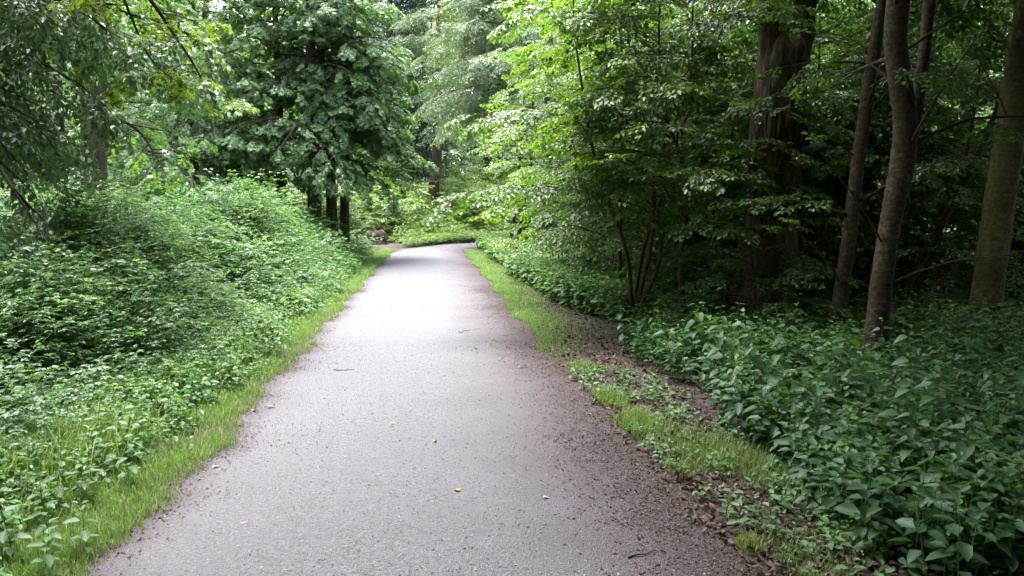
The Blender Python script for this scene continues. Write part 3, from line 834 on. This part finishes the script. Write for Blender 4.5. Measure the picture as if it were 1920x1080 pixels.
# ================================================================== TREES ON THE RIGHT
# 1 old snag
def old_snag():
    root = empty("old_tree", (4.42, 9.45, 0))
    tag(root, "massive old trunk with rough peeling bark and a high fork in the right-hand wood", "tree")
    mb = MB(); sides, rows = 40, 46
    th = np.arange(sides) * 2 * np.pi / sides
    flut = 1 + 0.055 * np.sin(5 * th + 0.6) + 0.04 * np.sin(9 * th + 2) + 0.025 * np.sin(17 * th)
    topz = np.full(sides, 3.95)
    V = np.zeros((rows, sides, 3))
    for i in range(rows):
        t = i / (rows - 1); z = topz * t - 0.1 * (i == 0)
        r = (0.375 - 0.07 * t + 0.12 * np.exp(-z / 0.3)) * (1 + (flut - 1) * (0.8 + 1.2 * np.exp(-z / 0.4))) * (1 + 0.012 * rng.normal(size=sides))
        cx = 0.18 * t; cy = 0.06 * math.sin(3 * t)
        r = r * (1 - 0.75 * np.clip((t - 0.9) / 0.1, 0, 1) ** 2)
        V[i] = np.stack([cx + r * np.cos(th), cy + r * np.sin(th), z], -1)
    j = np.arange(sides); j2 = (j + 1) % sides
    Q = np.concatenate([np.stack([i * sides + j, i * sides + j2, (i + 1) * sides + j2, (i + 1) * sides + j], -1) for i in range(rows - 1)])
    mb.add(V.reshape(-1, 3), Q)
    lists = ([], [], [], []); wood = MB()
    for ctrl in ([(.12, 0, 3.1, .2), (.0, .02, 3.75, .17), (-.06, .05, 4.4, .155), (-.2, .1, 6.5, .12), (-.3, .1, 10, .03)],
                 [(.22, 0, 3.1, .2), (.34, -.02, 3.75, .165), (.42, 0, 4.4, .15), (.7, 0, 6.5, .11), (.9, .1, 10, .03)]):
        tr = curve_pts(ctrl, 5)
        tube(mb, tr[:, :3], tr[:, 3], 16, jitter=.05)
        grow(tr, [dict(n=14, t0=.12, t1=1, L0=2.2, L1=1.2, rise=15, droop=55, scale=1.1, dens=1.2, sdroop=.25)], lists, wood)
    mb.build("trunk", B_OLD, root)
    lb = MB(); scatter(lb, wood, SPRAYS['beech'], *lists)
    wood.build("branches", B_DARK, root); lb.build("crown", L_DEEP, root)
    # bark strips standing off the trunk
    sb = MB()
    for _ in range(34):
        a = random.uniform(3.2, 6.4); z0 = random.uniform(1.0, 2.6); L = random.uniform(0.3, 0.9); tt = z0 / 4.1
        r = 0.40 - 0.09 * tt + 0.02
        pts = [np.array([0.18 * tt + (r + 0.02 * math.sin(k * 1.3)) * math.cos(a + 0.02 * k), (r + 0.02 * math.sin(k * 1.3)) * math.sin(a + 0.02 * k), z0 + L * k / 5]) for k in range(6)]
        tube(sb, pts, [0.006, 0.02, 0.024, 0.022, 0.018, 0.006], 5)
    sb.build("loose_bark", B_OLD, root)
    # bracket fungus
    fb = MB(); rows2, s2 = 8, 16; VV = []
    for i in range(rows2):
        t = i / (rows2 - 1); rr = math.sin(math.pi * min(1, 0.03 + 0.97 * t)) ** 0.6
        for k2 in range(s2):
            a = 2 * math.pi * k2 / s2
            VV.append([0.16 * rr * math.cos(a), 0.2 * rr * math.sin(a), 0.05 - 0.12 * t + 0.02 * math.cos(a)])
    VV = np.array(VV); QQ = []
    for i in range(rows2 - 1):
        for k2 in range(s2): QQ.append([i * s2 + k2, i * s2 + (k2 + 1) % s2, (i + 1) * s2 + (k2 + 1) % s2, (i + 1) * s2 + k2])
    VV += np.array([0.48, -0.2, 2.40])
    fb.add(VV, QQ); f = fb.build("bracket_fungus", B_FUNGUS, root)
    f["label"] = "dark grey shelf fungus sticking out of the old trunk"
    return root
old_snag()

HIGH = lambda n_=20, L=3.2, sc=1.15: [dict(n=n_, t0=0.5, t1=1.0, L0=L, L1=L * 0.45, rise=28, droop=35, scale=1.7, gap=0.40, dens=1.2)]
DEAD = lambda n_, t0, t1, L: dict(n=n_, t0=t0, t1=t1, L0=L, L1=L, rise=15, droop=25, dens=0.4, gap=0.7, bare=0.55, scale=0.8)

BARE = lambda n_: dict(n=n_, t0=.07, t1=.42, L0=1.7, L1=1.1, rise=38, droop=25, dens=1, gap=9, bare=1.2, scale=.6, thick=.45)

# 2 forked beech in front
tree("forked_tree", "forked slender trunk rising out of the nettles, nearest tree on the right", "tree", (4.10, 6.45, 0),
     [[(0, 0, 0, .108), (.03, 0, .8, .097), (.11, .02, 1.5, .094), (.18, 0, 2.02, .108), (.13, -.08, 2.4, .1), (-.01, -.15, 2.85, .095), (-.08, -.2, 3.3, .093), (-.05, -.3, 4.5, .085), (.1, -.3, 7, .06), (.3, 0, 10, .02)],
      [(.18, .02, 1.9, .06), (.29, .05, 2.3, .056), (.40, .1, 3.0, .053), (.45, .1, 4.0, .05), (.8, .3, 7, .03), (1.0, .3, 9, .01)]],
     [[dict(n=14, t0=.5, t1=1, L0=2.6, L1=1.0, rise=25, droop=30, scale=1.1), DEAD(5, .2, .4, 1.2), BARE(9)], [dict(n=10, t0=.35, t1=1, L0=2.2, L1=.9, rise=25, droop=30, scale=1.1)]],
     'beech', B_BEECH, L_DEEP, sides=14, flare=1.5)
# 3 slender leaning tree
tree("slender_tree", "thin leaning trunk between the old broken tree and the forked tree", "tree", (4.42, 7.75, 0),
     [[(0, 0, 0, .085), (.12, 0, 1.0, .08), (.2, 0, 2.0, .072), (.3, 0, 3.0, .068), (.42, 0, 4.2, .055), (.5, 0, 6.5, .04), (.5, 0, 9, .015)]],
     [dict(n=14, t0=.5, t1=1, L0=2.2, L1=.9, rise=25, droop=30, scale=1.1), DEAD(4, .15, .4, 1.0), BARE(8)], 'beech', B_BEECH, L_DEEP, sides=10, flare=1.2)
# 4 olive trunk, far right
tree("olive_tree", "thick smooth olive-brown trunk leaning right near the right edge", "tree", (6.62, 8.25, 0),
     [[(0, 0, 0, .175), (.06, 0, 1.0, .165), (.17, .02, 2.2, .16), (.35, .05, 3.9, .15), (.6, .1, 7, .13), (.7, .1, 12, .03)]],
     HIGH(20, 3.2) + [BARE(8)], 'beech', B_OLIVE, L_DEEP, sides=16, flare=1.45)
tree("edge_tree", "dark trunk half cut off by the right edge behind the olive trunk", "tree", (8.9, 10.4, 0),
     [[(0, 0, 0, .19), (.1, 0, 2, .17), (.25, 0, 4.5, .15), (.3, 0, 8, .10), (.3, 0, 12, .03)]], HIGH(18, 3.0), 'beech', B_BEECH, L_DEEP, sides=12)
tree("thin_pole_tree", "straight thin dark trunk right behind the forked tree", "tree", (7.0, 11.5, 0),
     [[(0, 0, 0, .085), (.05, 0, 2, .08), (.1, 0, 4, .07), (.1, 0, 9, .02)]], [dict(n=14, t0=.45, t1=1, L0=2.2, L1=.8, rise=25, droop=30, scale=1.2), DEAD(5, .1, .45, 1.1), BARE(9)], 'beech', B_DARK, L_DEEP, sides=8)
tree("slanting_tree", "dark thin tree slanting steeply up to the right behind the forked tree", "tree", (6.2, 9.6, 0),
     [[(0, 0, 0, .06), (.5, .1, .7, .058), (1.1, .2, 1.7, .05), (1.6, .3, 2.6, .042), (1.9, .3, 3.6, .03), (2.0, .3, 4.5, .012)],
      [(1.1, .2, 1.7, .035), (1.25, .2, 2.4, .03), (1.35, .2, 3.3, .02), (1.4, .2, 4.2, .01)]],
     [[DEAD(9, .2, 1, 1.3)], [DEAD(5, .2, 1, 1.0)]], 'beech', B_DARK, L_DEEP, sides=8, flare=1.2)
tree("slanting_tree", "low dark bough slanting right just above the nettles beside the olive trunk", "tree", (5.9, 9.0, 0),
     [[(0, 0, 0, .045), (.45, .1, .35, .04), (1.0, .1, .85, .035), (1.45, .1, 1.25, .025), (1.8, .1, 1.7, .012)]],
     [DEAD(8, .2, 1, .9)], 'beech', B_DARK, L_DEEP, sides=7, flare=1.2)

# beech saplings making the leafy wall right of the path
def sapling(label, base, h, n_, L, rise=22, droop=34, lean=(0, 0), r=.045, az=None, boles=1, scale=1.0, t0=.12, dens=1.15, leaf=L_BEECH):
    bl = []
    for i in range(boles):
        a = random.uniform(0, 6.28)
        lx, ly = (lean if boles == 1 else (lean[0] + 0.25 * h * math.cos(a), lean[1] + 0.2 * h * math.sin(a)))
        bl.append(straight(h * random.uniform(.85, 1), r, (lx, ly), .1, 6, .15))
    sp = [dict(n=max(4, n_ // boles), t0=t0, t1=1, L0=L, L1=L * .45, rise=rise, droop=droop, dens=dens, scale=scale, gap=.30, az=az)]
    return tree("beech_sapling", label, "tree", base, bl, [sp] * boles if boles > 1 else sp, 'beech', B_TWIG, leaf, "young beeches along the right side of the path", sides=7, flare=1.2)
sapling("young beech with bright layered sprays reaching out over the path", (3.1, 12.0, 0), 6.5, 34, 2.3, lean=(-.3, -.2))
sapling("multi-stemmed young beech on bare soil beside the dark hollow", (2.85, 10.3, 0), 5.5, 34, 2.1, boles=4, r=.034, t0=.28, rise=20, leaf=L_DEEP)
sapling("young beech with a low bright spray hanging just left of the old trunk", (3.35, 9.5, 0), 5.0, 26, 1.7, t0=.3, rise=18, az=(-90, 75), lean=(-.5, 0))
sapling("tall pale green young beech farther along the right path edge", (3.9, 15.5, 0), 8.0, 38, 2.6, lean=(-.3, 0), r=.06, scale=1.1)
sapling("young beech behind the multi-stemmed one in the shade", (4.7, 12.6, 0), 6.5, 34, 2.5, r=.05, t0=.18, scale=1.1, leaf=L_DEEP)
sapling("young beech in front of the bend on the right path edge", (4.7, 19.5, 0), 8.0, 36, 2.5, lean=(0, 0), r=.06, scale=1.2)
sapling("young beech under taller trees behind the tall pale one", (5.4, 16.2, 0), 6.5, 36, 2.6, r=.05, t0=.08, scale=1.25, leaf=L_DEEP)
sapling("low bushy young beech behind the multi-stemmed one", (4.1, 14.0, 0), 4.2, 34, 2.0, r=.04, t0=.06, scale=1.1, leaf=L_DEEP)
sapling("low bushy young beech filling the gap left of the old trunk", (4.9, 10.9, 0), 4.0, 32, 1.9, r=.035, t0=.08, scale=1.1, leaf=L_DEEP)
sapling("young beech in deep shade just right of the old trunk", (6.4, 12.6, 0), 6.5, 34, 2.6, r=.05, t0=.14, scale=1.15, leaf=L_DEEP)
sapling("small beech seedling tree in front of the foot of the old trunk", (3.85, 8.75, 0), 2.4, 22, 1.0, r=.016, t0=.12, scale=.8, leaf=L_DEEP)
# dark-stemmed trees where the path bends
tree("bend_tree", "dark short trunk at the right edge of the path before the bend", "tree", (3.95, 25.5, 0), [straight(10, .22, (.2, 0), .05)],
     [dict(n=22, t0=.26, t1=1, L0=2.5, L1=1.2, rise=18, droop=38, scale=1.35, gap=.4)], 'beech', B_DARK, L_MAPLE, sides=10)
tree("bend_tree", "thin pair of leaning dark stems left of the short dark trunk at the bend", "tree", (3.1, 26.8, 0),
     [[(0, 0, 0, .08), (.2, 0, 1.5, .075), (.5, 0, 3.2, .06), (.6, 0, 7, .02)], [(-.3, .1, 0, .06), (-.05, .1, 1.5, .055), (.1, .1, 3, .05), (.3, .1, 6, .01)]],
     [[dict(n=12, t0=.3, t1=1, L0=2.0, L1=.9, rise=15, droop=35, scale=1.35)], [dict(n=10, t0=.3, t1=1, L0=1.7, L1=.8, rise=15, droop=35, scale=1.35)]], 'beech', B_DARK, L_BEECH, sides=8)

# ================================================================== TREES ON THE LEFT
# weeping boughs, trunk outside the frame on the left
tree("weeping_tree", "tree with hanging grey-green leaf curtains at the left edge above the brambles", "tree", (-7.5, 9.3, 0),
     [[(0, 0, 0, .22), (.1, 0, 2, .19), (.2, 0, 4, .15), (.3, 0, 7, .05)]],
     [dict(n=13, t0=.33, t1=.56, L0=3.3, L1=5.0, rise=24, droop=66, az=(97, 30), dens=1.25, scale=1.0, gap=.26, sdroop=.35, bare=.2),
      dict(n=4, t0=.64, t1=1, L0=2.4, L1=1.5, rise=30, droop=60, dens=1.0, gap=.4, sdroop=.4, az=(-90, 90))], 'weep', B_DARK, L_WEEP, sides=12, tonevar=.1)
# maple whose bough overhangs from the top left
tree("maple_tree", "maple with yellow-green leaves on long dark drooping boughs across the top left", "tree", (-6.3, 6.6, 0),
     [[(0, 0, 0, .24), (.1, 0, 2, .21), (.3, .1, 4.2, .18), (.5, .2, 7, .1), (.6, .2, 9, .03)],
      [(.4, .2, 4.4, .05), (2.1, 1.0, 4.6, .034), (3.25, 1.4, 4.0, .024), (3.7, 1.8, 3.35, .015), (3.95, 2.2, 2.75, .005)],
      [(3.2, 1.38, 4.05, .016), (3.35, 1.5, 3.5, .012), (3.5, 1.6, 3.1, .009), (3.8, 1.7, 2.85, .004)]],
     [[dict(n=7, t0=.41, t1=.55, L0=4.2, L1=4.4, rise=14, droop=52, az=(52, 24), dens=1.8, gap=.22, scale=.52, sdroop=.3, bare=.35, thick=.5),
      dict(n=6, t0=.65, t1=1, L0=3.0, L1=1.5, rise=30, droop=45, gap=.4, az=(-60, 90))],
      [dict(n=9, t0=.5, t1=1, L0=.8, L1=.5, rise=5, droop=30, gap=.25, scale=.5, dens=1.3)], [dict(n=6, t0=.3, t1=1, L0=.6, L1=.4, rise=5, droop=30, gap=.25, scale=.5)]], 'maple', B_DARK, L_BOUGH, sides=12)
# big trunk behind the weeping tree
tree("forked_trunk_tree", "stout dark trunk forking high behind the weeping curtain on the left", "tree", (-5.95, 14.2, 0),
     [[(0, 0, 0, .25), (0, 0, 2, .22), (.06, 0, 3.6, .21), (.08, 0, 4.6, .2), (.2, 0, 6, .15), (.6, .2, 10, .08), (.7, .2, 14, .02)],
      [(.05, 0, 4.1, .14), (-.25, 0, 4.9, .12), (-.7, .1, 6.2, .1), (-1.4, .2, 9, .05), (-1.6, .2, 11, .02)]],
     [[dict(n=15, t0=.22, t1=1, L0=3.6, L1=1.2, rise=10, droop=55, scale=1.0, sdroop=.25, az=(-60, 110))], [dict(n=10, t0=.2, t1=1, L0=2.6, L1=1.0, rise=12, droop=50, sdroop=.25)]], 'maple', B_DARK, L_MAPLE, sides=12)
# maple group in the middle left
def maple(label, base, h, r, n_, L, t0=.2, lean=(0, 0), rise=12, droop=48, scale=.8, az=None, name="maple_tree", dens=1.5):
    return tree(name, label, "tree", base, [straight(h, r, lean, .07)],
                [dict(n=n_, t0=t0, t1=1, L0=L, L1=L * .7, rise=rise, droop=droop, scale=scale, dens=dens, gap=.34, sdroop=.22, az=az), dict(n=int(n_ * .7), t0=t0 * 1.05, t1=.65, L0=L * .95, L1=L * .7, rise=10, droop=60, scale=scale, dens=dens, gap=.32, sdroop=.3, az=(115, 60))], 'maple', B_DARK, L_MAPLE, "maples in the group left of the path", sides=10)
maple("slim straight maple trunk, leftmost of the group left of the path", (-4.55, 24.0, 0), 11, .17, 26, 2.8, .42)
maple("thickest maple trunk of the dark group left of the path", (-3.45, 23.0, 0), 12, .23, 46, 3.5, .22)
maple("maple trunk right beside the thickest one of the group", (-3.0, 23.6, 0), 11, .19, 24, 2.5, .3, (-.5, 0))
maple("maple leaning right, nearest the path in the group on the left", (-2.7, 24.2, 0), 10.5, .16, 22, 2.0, .3, (.3, 0))
maple("low-branched maple with dark blue-green leaves left of the slim trunk", (-6.6, 22.5, 0), 9, .10, 50, 3.4, .08)
# dark tree behind them
tree("dark_tree", "very dark dense tall tree rising behind the maples in the centre", "tree", (-2.3, 46.5, 0), [straight(24, .3, (.2, 0), .1)],
     [dict(n=90, t0=.17, t1=1, L0=3.8, L1=1.2, rise=4, droop=40, scale=1.8, gap=.45, dens=1.3, sdroop=.35)], 'dark', B_DARK, L_DARK, sides=10)
# pale feathery tree right of centre
tree("pale_tree", "pale silvery-green feathery tree over the bend of the path", "tree", (4.7, 33, 0), [straight(16, .2, (-.6, 0), .1)],
     [dict(n=60, t0=.36, t1=1, L0=5.2, L1=1.6, az=(-95, 85), rise=16, droop=46, scale=1.4, gap=.42, dens=1.2, sdroop=.35)], 'fine', B_GREY, L_PALE, sides=10)
# far trunk at the bend
tree("leaning_tree", "single brown trunk with a burl at its foot beyond the bend of the path", "tree", (.35, 43, 0),
     [[(.2, 0, 0, .42), (.05, 0, 1.4, .36), (-.2, 0, 2.0, .33), (-.05, 0, 3.4, .30), (.1, 0, 5, .27), (.2, 0, 9, .2), (.3, 0, 15, .05)],
      [(-.05, -.1, 1.5, .28), (-.5, -.25, 1.75, .26), (-.85, -.3, 2.1, .06)]],
     [[dict(n=26, t0=.37, t1=.85, L0=3.0, L1=2.2, rise=20, droop=48, scale=1.5, gap=.42, dens=1.2, sdroop=.3)], []], 'fine', B_BEECH, L_PALE, sides=14, flare=1.3)

# bushes at the bend
def bush(label, base, h, L, n_, leaf, scale=1.3, spray='beech'):
    bl = []
    for i in range(3):
        a = i * 2.1 + random.random(); bl.append(straight(h * random.uniform(.8, 1), .03, (.3 * h * math.cos(a), .3 * h * math.sin(a)), .05, 4, .2))
    sp = [dict(n=n_, t0=.08, t1=1, L0=L, L1=L * .5, rise=32, droop=45, scale=scale, gap=.26, dens=1.3)]
    return tree("shrub", label, "shrub", base, bl, [sp] * 3, spray, B_TWIG, leaf, "shrubs at the bend of the path", sides=6, flare=1.1)
b0 = bush("yellow-green shrub at the bend left of the burled trunk", (-1.7, 37.6, 0), 2.6, 1.5, 9, L_BUSH)
b1 = bush("bright shrub right of the burled trunk at the bend", (2.0, 41.5, 0), 2.2, 1.6, 9, L_BUSH)
for (p, rz, s_, q, lab) in (((-3.4, 39, 0), 1.2, 1.1, b0, "tall yellow-green shrub beside the maples at the bend"), ((-.5, 39.6, 0), 2.2, .5, b0, "low yellow-green shrub at the foot of the burled trunk"),
                       ((1.0, 40.6, 0), .5, .5, b1, "low bright shrub just right of the burled trunk"), ((3.6, 40.6, 0), 3.3, .8, b1, "bright shrub above the far end of the visible path"),
                       ((-3.0, 36.6, 0), 4.0, .5, b0, "low shrub left of the bend beside the dark stump"), ((5.4, 41.5, 0), 5.0, 1.0, b1, "shrub behind the right-hand stems at the bend"),
                       ((-5.6, 36.5, 0), 0.4, 1.2, b0, "tall shrub behind the leaning maple"), ((-8.0, 33, 0), 2.6, 1.4, b0, "tall shrub glimpsed left of the slim maple trunk"),
                       ((1.5, 44.5, 0), 1.6, 1.5, b1, "tall shrub behind the burled trunk to its right"), ((-3, 46, 0), 4.6, 1.7, b0, "tall shrub far behind the bend, left of the burled trunk")):
    copy_tree(q, p, rz, s_, lab)

# stump and post
mb = MB(); th = np.arange(18) * 2 * np.pi / 18; V = []
for i, (z, r) in enumerate(((-.1, .62), (.12, .52), (.35, .45), (.6, .40), (.78, .30), (.7, .1), (.66, .01))):
    rr = r * (1 + .14 * np.sin(4 * th + z * 3) + .09 * rng.normal(size=18))
    V.append(np.stack([rr * 1.25 * np.cos(th), rr * np.sin(th), np.full(18, z) + .06 * rng.normal(size=18) * (i > 2)], -1))
j = np.arange(18); j2 = (j + 1) % 18
mb.add(np.concatenate(V), np.concatenate([np.stack([i * 18 + j, i * 18 + j2, (i + 1) * 18 + j2, (i + 1) * 18 + j], -1) for i in range(6)]))
o = mb.build("tree_stump", B_STUMP); o.location = (-2.5, 34.4, -.1); o.scale = (.85, .85, .9)
tag(o, "dark brown rotten stump left of the path at the bend", "stump")
mb = MB()
tube(mb, [(0, 0, -.1), (.01, 0, .3), (.02, 0, .62), (.025, 0, .7), (.025, 0, .71)], [.062, .058, .055, .05, .004], 9, jitter=.05)
o = mb.build("wooden_post", B_GREY); o.location = (3.15, 15.2, 0)
tag(o, "short pale weathered post standing in the herbs right of the path", "post")

# ================================================================== WOOD BEHIND
canopy = tree("forest_tree", "tall shaded tree deeper in the right-hand wood", "tree", (8.5, 17, 0), [straight(15, .2, (.3, 0), .1)],
     [dict(n=30, t0=.3, t1=1, L0=3.6, L1=1.6, rise=22, droop=40, scale=1.5, gap=.55, dens=1.0)], 'beech', B_DARK, L_DEEP, "trees deep in the right-hand wood", sides=8)
canopy2 = tree("forest_tree", "tall shaded tree deeper in the right-hand wood", "tree", (11.5, 15, 0), [straight(16, .16, (-.4, 0), .12)],
     [dict(n=32, t0=.22, t1=1, L0=3.2, L1=1.4, rise=20, droop=40, scale=1.5, gap=.55, dens=1.0)], 'beech', B_BEECH, L_DEEP, "trees deep in the right-hand wood", sides=8)
under = tree("understorey_tree", "small leafy tree under the tall trees of the right-hand wood", "tree", (7.4, 15.5, 0), [straight(5.5, .04, (.4, 0), .12)],
     [dict(n=26, t0=.1, t1=1, L0=2.4, L1=1.0, rise=18, droop=30, scale=1.35, gap=.36)], 'beech', B_DARK, L_DEEP, "small trees in the right-hand wood", sides=6)
spots = []
def pick(n_, xr, yr, dmin, ok):
    out = []
    for _ in range(4000):
        if len(out) >= n_: break
        x, y = random.uniform(*xr), random.uniform(*yr)
        if not ok(x, y): continue
        if any(math.hypot(x - a, y - b_) < dmin for a, b_ in out): continue
        out.append((x, y))
    return out
okR = lambda x, y: x > 4.4 + 0.05 * y and x < 1.0 * y + 6 and not (x < 12 and abs(y - 37) < 3.5) and not (x < 7.5 and y < 13)
for i, (x, y) in enumerate(pick(9, (4.5, 30), (17, 38), 6.0, okR)):
    copy_tree(canopy if i % 2 else canopy2, (x, y, 0), random.uniform(0, 6.28), random.uniform(.85, 1.15))
for i, (x, y) in enumerate(pick(64, (5, 45), (12.5, 54), 2.3, okR)):
    copy_tree(under, (x, y, 0), random.uniform(0, 6.28), random.uniform(.6, 1.15))
for x, y, s_ in ((5.7, 10.9, .62), (7.4, 10.4, .8), (8.4, 12.4, .95), (6.2, 12.2, .9), (9.8, 12.6, 1.0), (5.2, 12.9, .7), (10.6, 14.5, 1.1), (7.6, 13.6, .75)):
    copy_tree(under, (x, y, 0), random.uniform(0, 6.28), s_)
# unseen trees added beside and behind the camera to shade the near path
random.seed(23)
roof = tree("shade_tree", "unseen spreading tree added beside the camera to shade the near path", "tree", (-4.6, -1.5, 0), [straight(13, .28, (.3, 0), .1)],
     [dict(n=26, t0=.46, t1=1, L0=6.2, L1=2.5, rise=20, droop=8, sdroop=.02, scale=2.9, gap=.47, dens=1.3)], 'beech', B_DARK, L_DEEP, "unseen shade trees beside and behind the camera", sides=8)
low_roof = tree("shade_tree", "unseen spreading tree added beside the camera to shade the near path", "tree", (-3.4, -2.4, 0), [straight(11, .28, (.3, 0), .1)],
     [dict(n=30, t0=.36, t1=1, L0=6.2, L1=2.5, rise=16, droop=14, scale=2.8, gap=.45, dens=1.35, sdroop=.05)], 'beech', B_DARK, L_DEEP, "unseen shade trees beside and behind the camera", sides=8)
for x, y, s_ in ((3.8, -2.2, 1), (5.5, -5.5, 1), (-5.5, -6.5, 1), (.4, -9.5, 1), (9, -3, 1.1), (-9, -3.5, 1.1)):
    o = copy_tree(low_roof, (x, y, 0), random.uniform(0, 6.28), s_)
for x, y, s_ in ((4.4, .2, 1), (-5.0, .7, .95), (4.9, 3.2, 1.05), (6.9, 1.4, 1.05), (7.8, 4.6, 1.05), (0.6, -12, 1.1), (9.5, 0, 1), (-8, -12, 1.1), (8, -13, 1.1)):
    o = copy_tree(roof, (x, y, 0), random.uniform(0, 6.28), s_, "unseen spreading tree added beside the camera to shade the near path")
    o["group"] = "unseen shade trees beside and behind the camera"

for x, y, s_ in ((5.7, 5.2, .95), (8.2, 7.6, 1.0), (10.6, 10.2, 1.05), (4.3, 3.6, .95), (7.2, 5.9, 1.0), (9.6, 7.9, 1.1)):  # canopy copies out of view, added to darken the right-hand side
    o = copy_tree(canopy, (x, y, 0), random.uniform(0, 6.28), s_, "tall unseen tree added just outside the right edge to shade the wood")
    o["group"] = "unseen shade trees beside and behind the camera"

# left wood
lt = tree("left_wood_tree", "leafy tree in the bright wood behind the brambles on the left", "tree", (-12.5, 27, 0), [straight(14, .2, (.3, 0), .1)],
     [dict(n=34, t0=.14, t1=1, L0=3.6, L1=1.6, rise=15, droop=45, scale=1.35, gap=.48, sdroop=.2)], 'maple', B_DARK, L_MAPLE, "trees in the wood left of the path", sides=8)
lt2 = tree("left_wood_tree", "leafy tree in the bright wood behind the brambles on the left", "tree", (-16, 24, 0), [straight(12, .15, (.3, 0), .1)],
     [dict(n=34, t0=.1, t1=1, L0=3.2, L1=1.4, rise=18, droop=42, scale=1.4, gap=.45, sdroop=.2)], 'beech', B_DARK, L_PALE, "trees in the wood left of the path", sides=8)
okL = lambda x, y: x < -5.2 - 0.02 * y and x > -0.95 * y - 4
for i, (x, y) in enumerate(pick(36, (-48, -7), (24, 62), 3.9, okL)):
    copy_tree(lt if i % 2 else lt2, (x, y, 0), random.uniform(0, 6.28), random.uniform(.75, 1.15))
okC = lambda x, y: not (abs(x) < 3 and y < 47)
for i, (x, y) in enumerate(pick(11, (-12, 18), (54, 66), 4.2, okC)):
    o = copy_tree(lt2 if i % 3 else lt, (x, y, 0), random.uniform(0, 6.28), random.uniform(.9, 1.3), "leafy tree beyond the bend of the path")
    o["group"] = "trees beyond the bend"

# far wood as one mass: layered leaf clumps all round at 60 to 80 m
L_, W_ = MB(), MB()
N = 42000
th = rad(-62) + rad(124) * rng.random(N)
R_ = 62 + 22 * rng.random(N)
z = 0.2 + 30 * rng.random(N) ** 1.1
z *= 0.75 + 0.25 * np.sin(th * 19) * np.sin(th * 7 + 1)
scatter(L_, None, SPRAYS['beech'], np.stack([R_ * np.sin(th), 8 + R_ * np.cos(th), z], -1), np.stack([rng.normal(0, 1, N), rng.normal(-.6, 1, N), rng.normal(-.3, .3, N)], -1), np.array([0, 0, 1.0]) + rng.normal(0, .45, (N, 3)), rng.uniform(3.0, 5.5, N), tonevar=.15)
N = 16000  # unseen part beside and behind the camera, added to block low sky light
th = rad(60) + rad(240) * rng.random(N)
R_ = 30 + 16 * rng.random(N)
z = 0.2 + 22 * rng.random(N)
scatter(L_, None, SPRAYS['beech'], np.stack([R_ * np.sin(th), R_ * np.cos(th), z], -1), np.stack([rng.normal(0, 1, N), rng.normal(0, 1, N), rng.normal(-.3, .3, N)], -1), np.array([0, 0, 1.0]) + rng.normal(0, .45, (N, 3)), rng.uniform(3.0, 5.0, N), tonevar=.15)
tag(L_.build("far_wood", L_MAPLE), "far wood closing the view behind all the trees", None, None, "stuff")

# ------------------------------------------------------------------ single fallen leaves and twigs on the path
def fallen(name, x, y, size, mat, label, rz, cat="leaf", shape='broad'):
    lv, lq = leaf_broad(.55, .14, .18) if shape == 'broad' else leaf_simple(.4, .1, .1)
    mb = MB(); mb.add((lv - np.array([.5, 0, 0])) * size, lq, .5)
    o = mb.build(name, mat); o.location = (x, y, float(path_z(x)) + size * .12); o.rotation_euler = (random.gauss(0, .2), random.gauss(0, .2), rz)
    return tag(o, label, cat, "fallen leaves on the path")
fallen("fallen_leaf", .13, 4.05, .055, L_ORANGE, "orange-tan curled leaf lying near the middle of the path", 2.0)
fallen("fallen_leaf", -1.33, 4.66, .05, L_PALEDRY, "pale bleached leaf near the left path edge, alone", 0.6)
fallen("fallen_leaf", -1.28, 6.05, .075, L_PALEDRY, "pale dry leaf at the left edge, right one of a close pair", 0.2)
fallen("fallen_leaf", -1.4, 5.98, .06, L_PALEDRY, "pale dry leaf at the left edge, left one of a close pair", 1.2)
fallen("fallen_leaf", .62, 3.9, .045, L_PALEDRY, "small tan leaf to the right of the orange leaf", 0.1)
fallen("fallen_leaf", .02, 4.95, .05, L_PALEDRY, "small pale leaf above the orange leaf in mid path", 1.0)
fallen("fallen_leaf", -.95, 3.75, .035, L_ORANGE, "tiny rust-coloured leaf left of the path centre", 0.4)
fallen("fallen_leaf", -.28, 5.4, .05, L_PALEDRY, "flat whitish leaf scrap left of mid path", 0.2)
fallen("fallen_leaf", .5, 8.3, .06, L_DRY, "dark leaf farther up the path towards its right side", 0.4)
fallen("fallen_leaf", .75, 7.6, .055, L_DRY, "dark curled leaf at the right side of the bright path", 1.4)
fallen("fallen_leaf", .9, 7.3, .07, L_PALEDRY, "pale leaf by the right edge beside the farthest grass tuft", 0.3)
def twig(x, y, L, rz, label):
    mb = MB(); k = 6
    pts = np.stack([np.linspace(-L / 2, L / 2, k), rng.normal(0, L * .04, k), np.abs(rng.normal(0.004, .003, k))], -1)
    tube(mb, pts, np.linspace(.005, .002, k), 5)
    tube(mb, [pts[3], pts[3] + np.array([L * .12, L * .14, .006])], [.0025, .0012], 4)
    o = mb.build("twig", B_TWIG); o.location = (x, y, float(path_z(x)) + .004); o.rotation_euler = (0, 0, rz)
    return tag(o, label, "twig", "twigs on the path")
twig(-.86, 7.35, .2, .1, "short twig lying across the left half of the path")
twig(.95, 3.2, .16, .3, "dark twig at the right side of the path at the bottom of the picture")
twig(.42, 9.5, .22, .8, "thin dark twig on the bright stretch of the path")
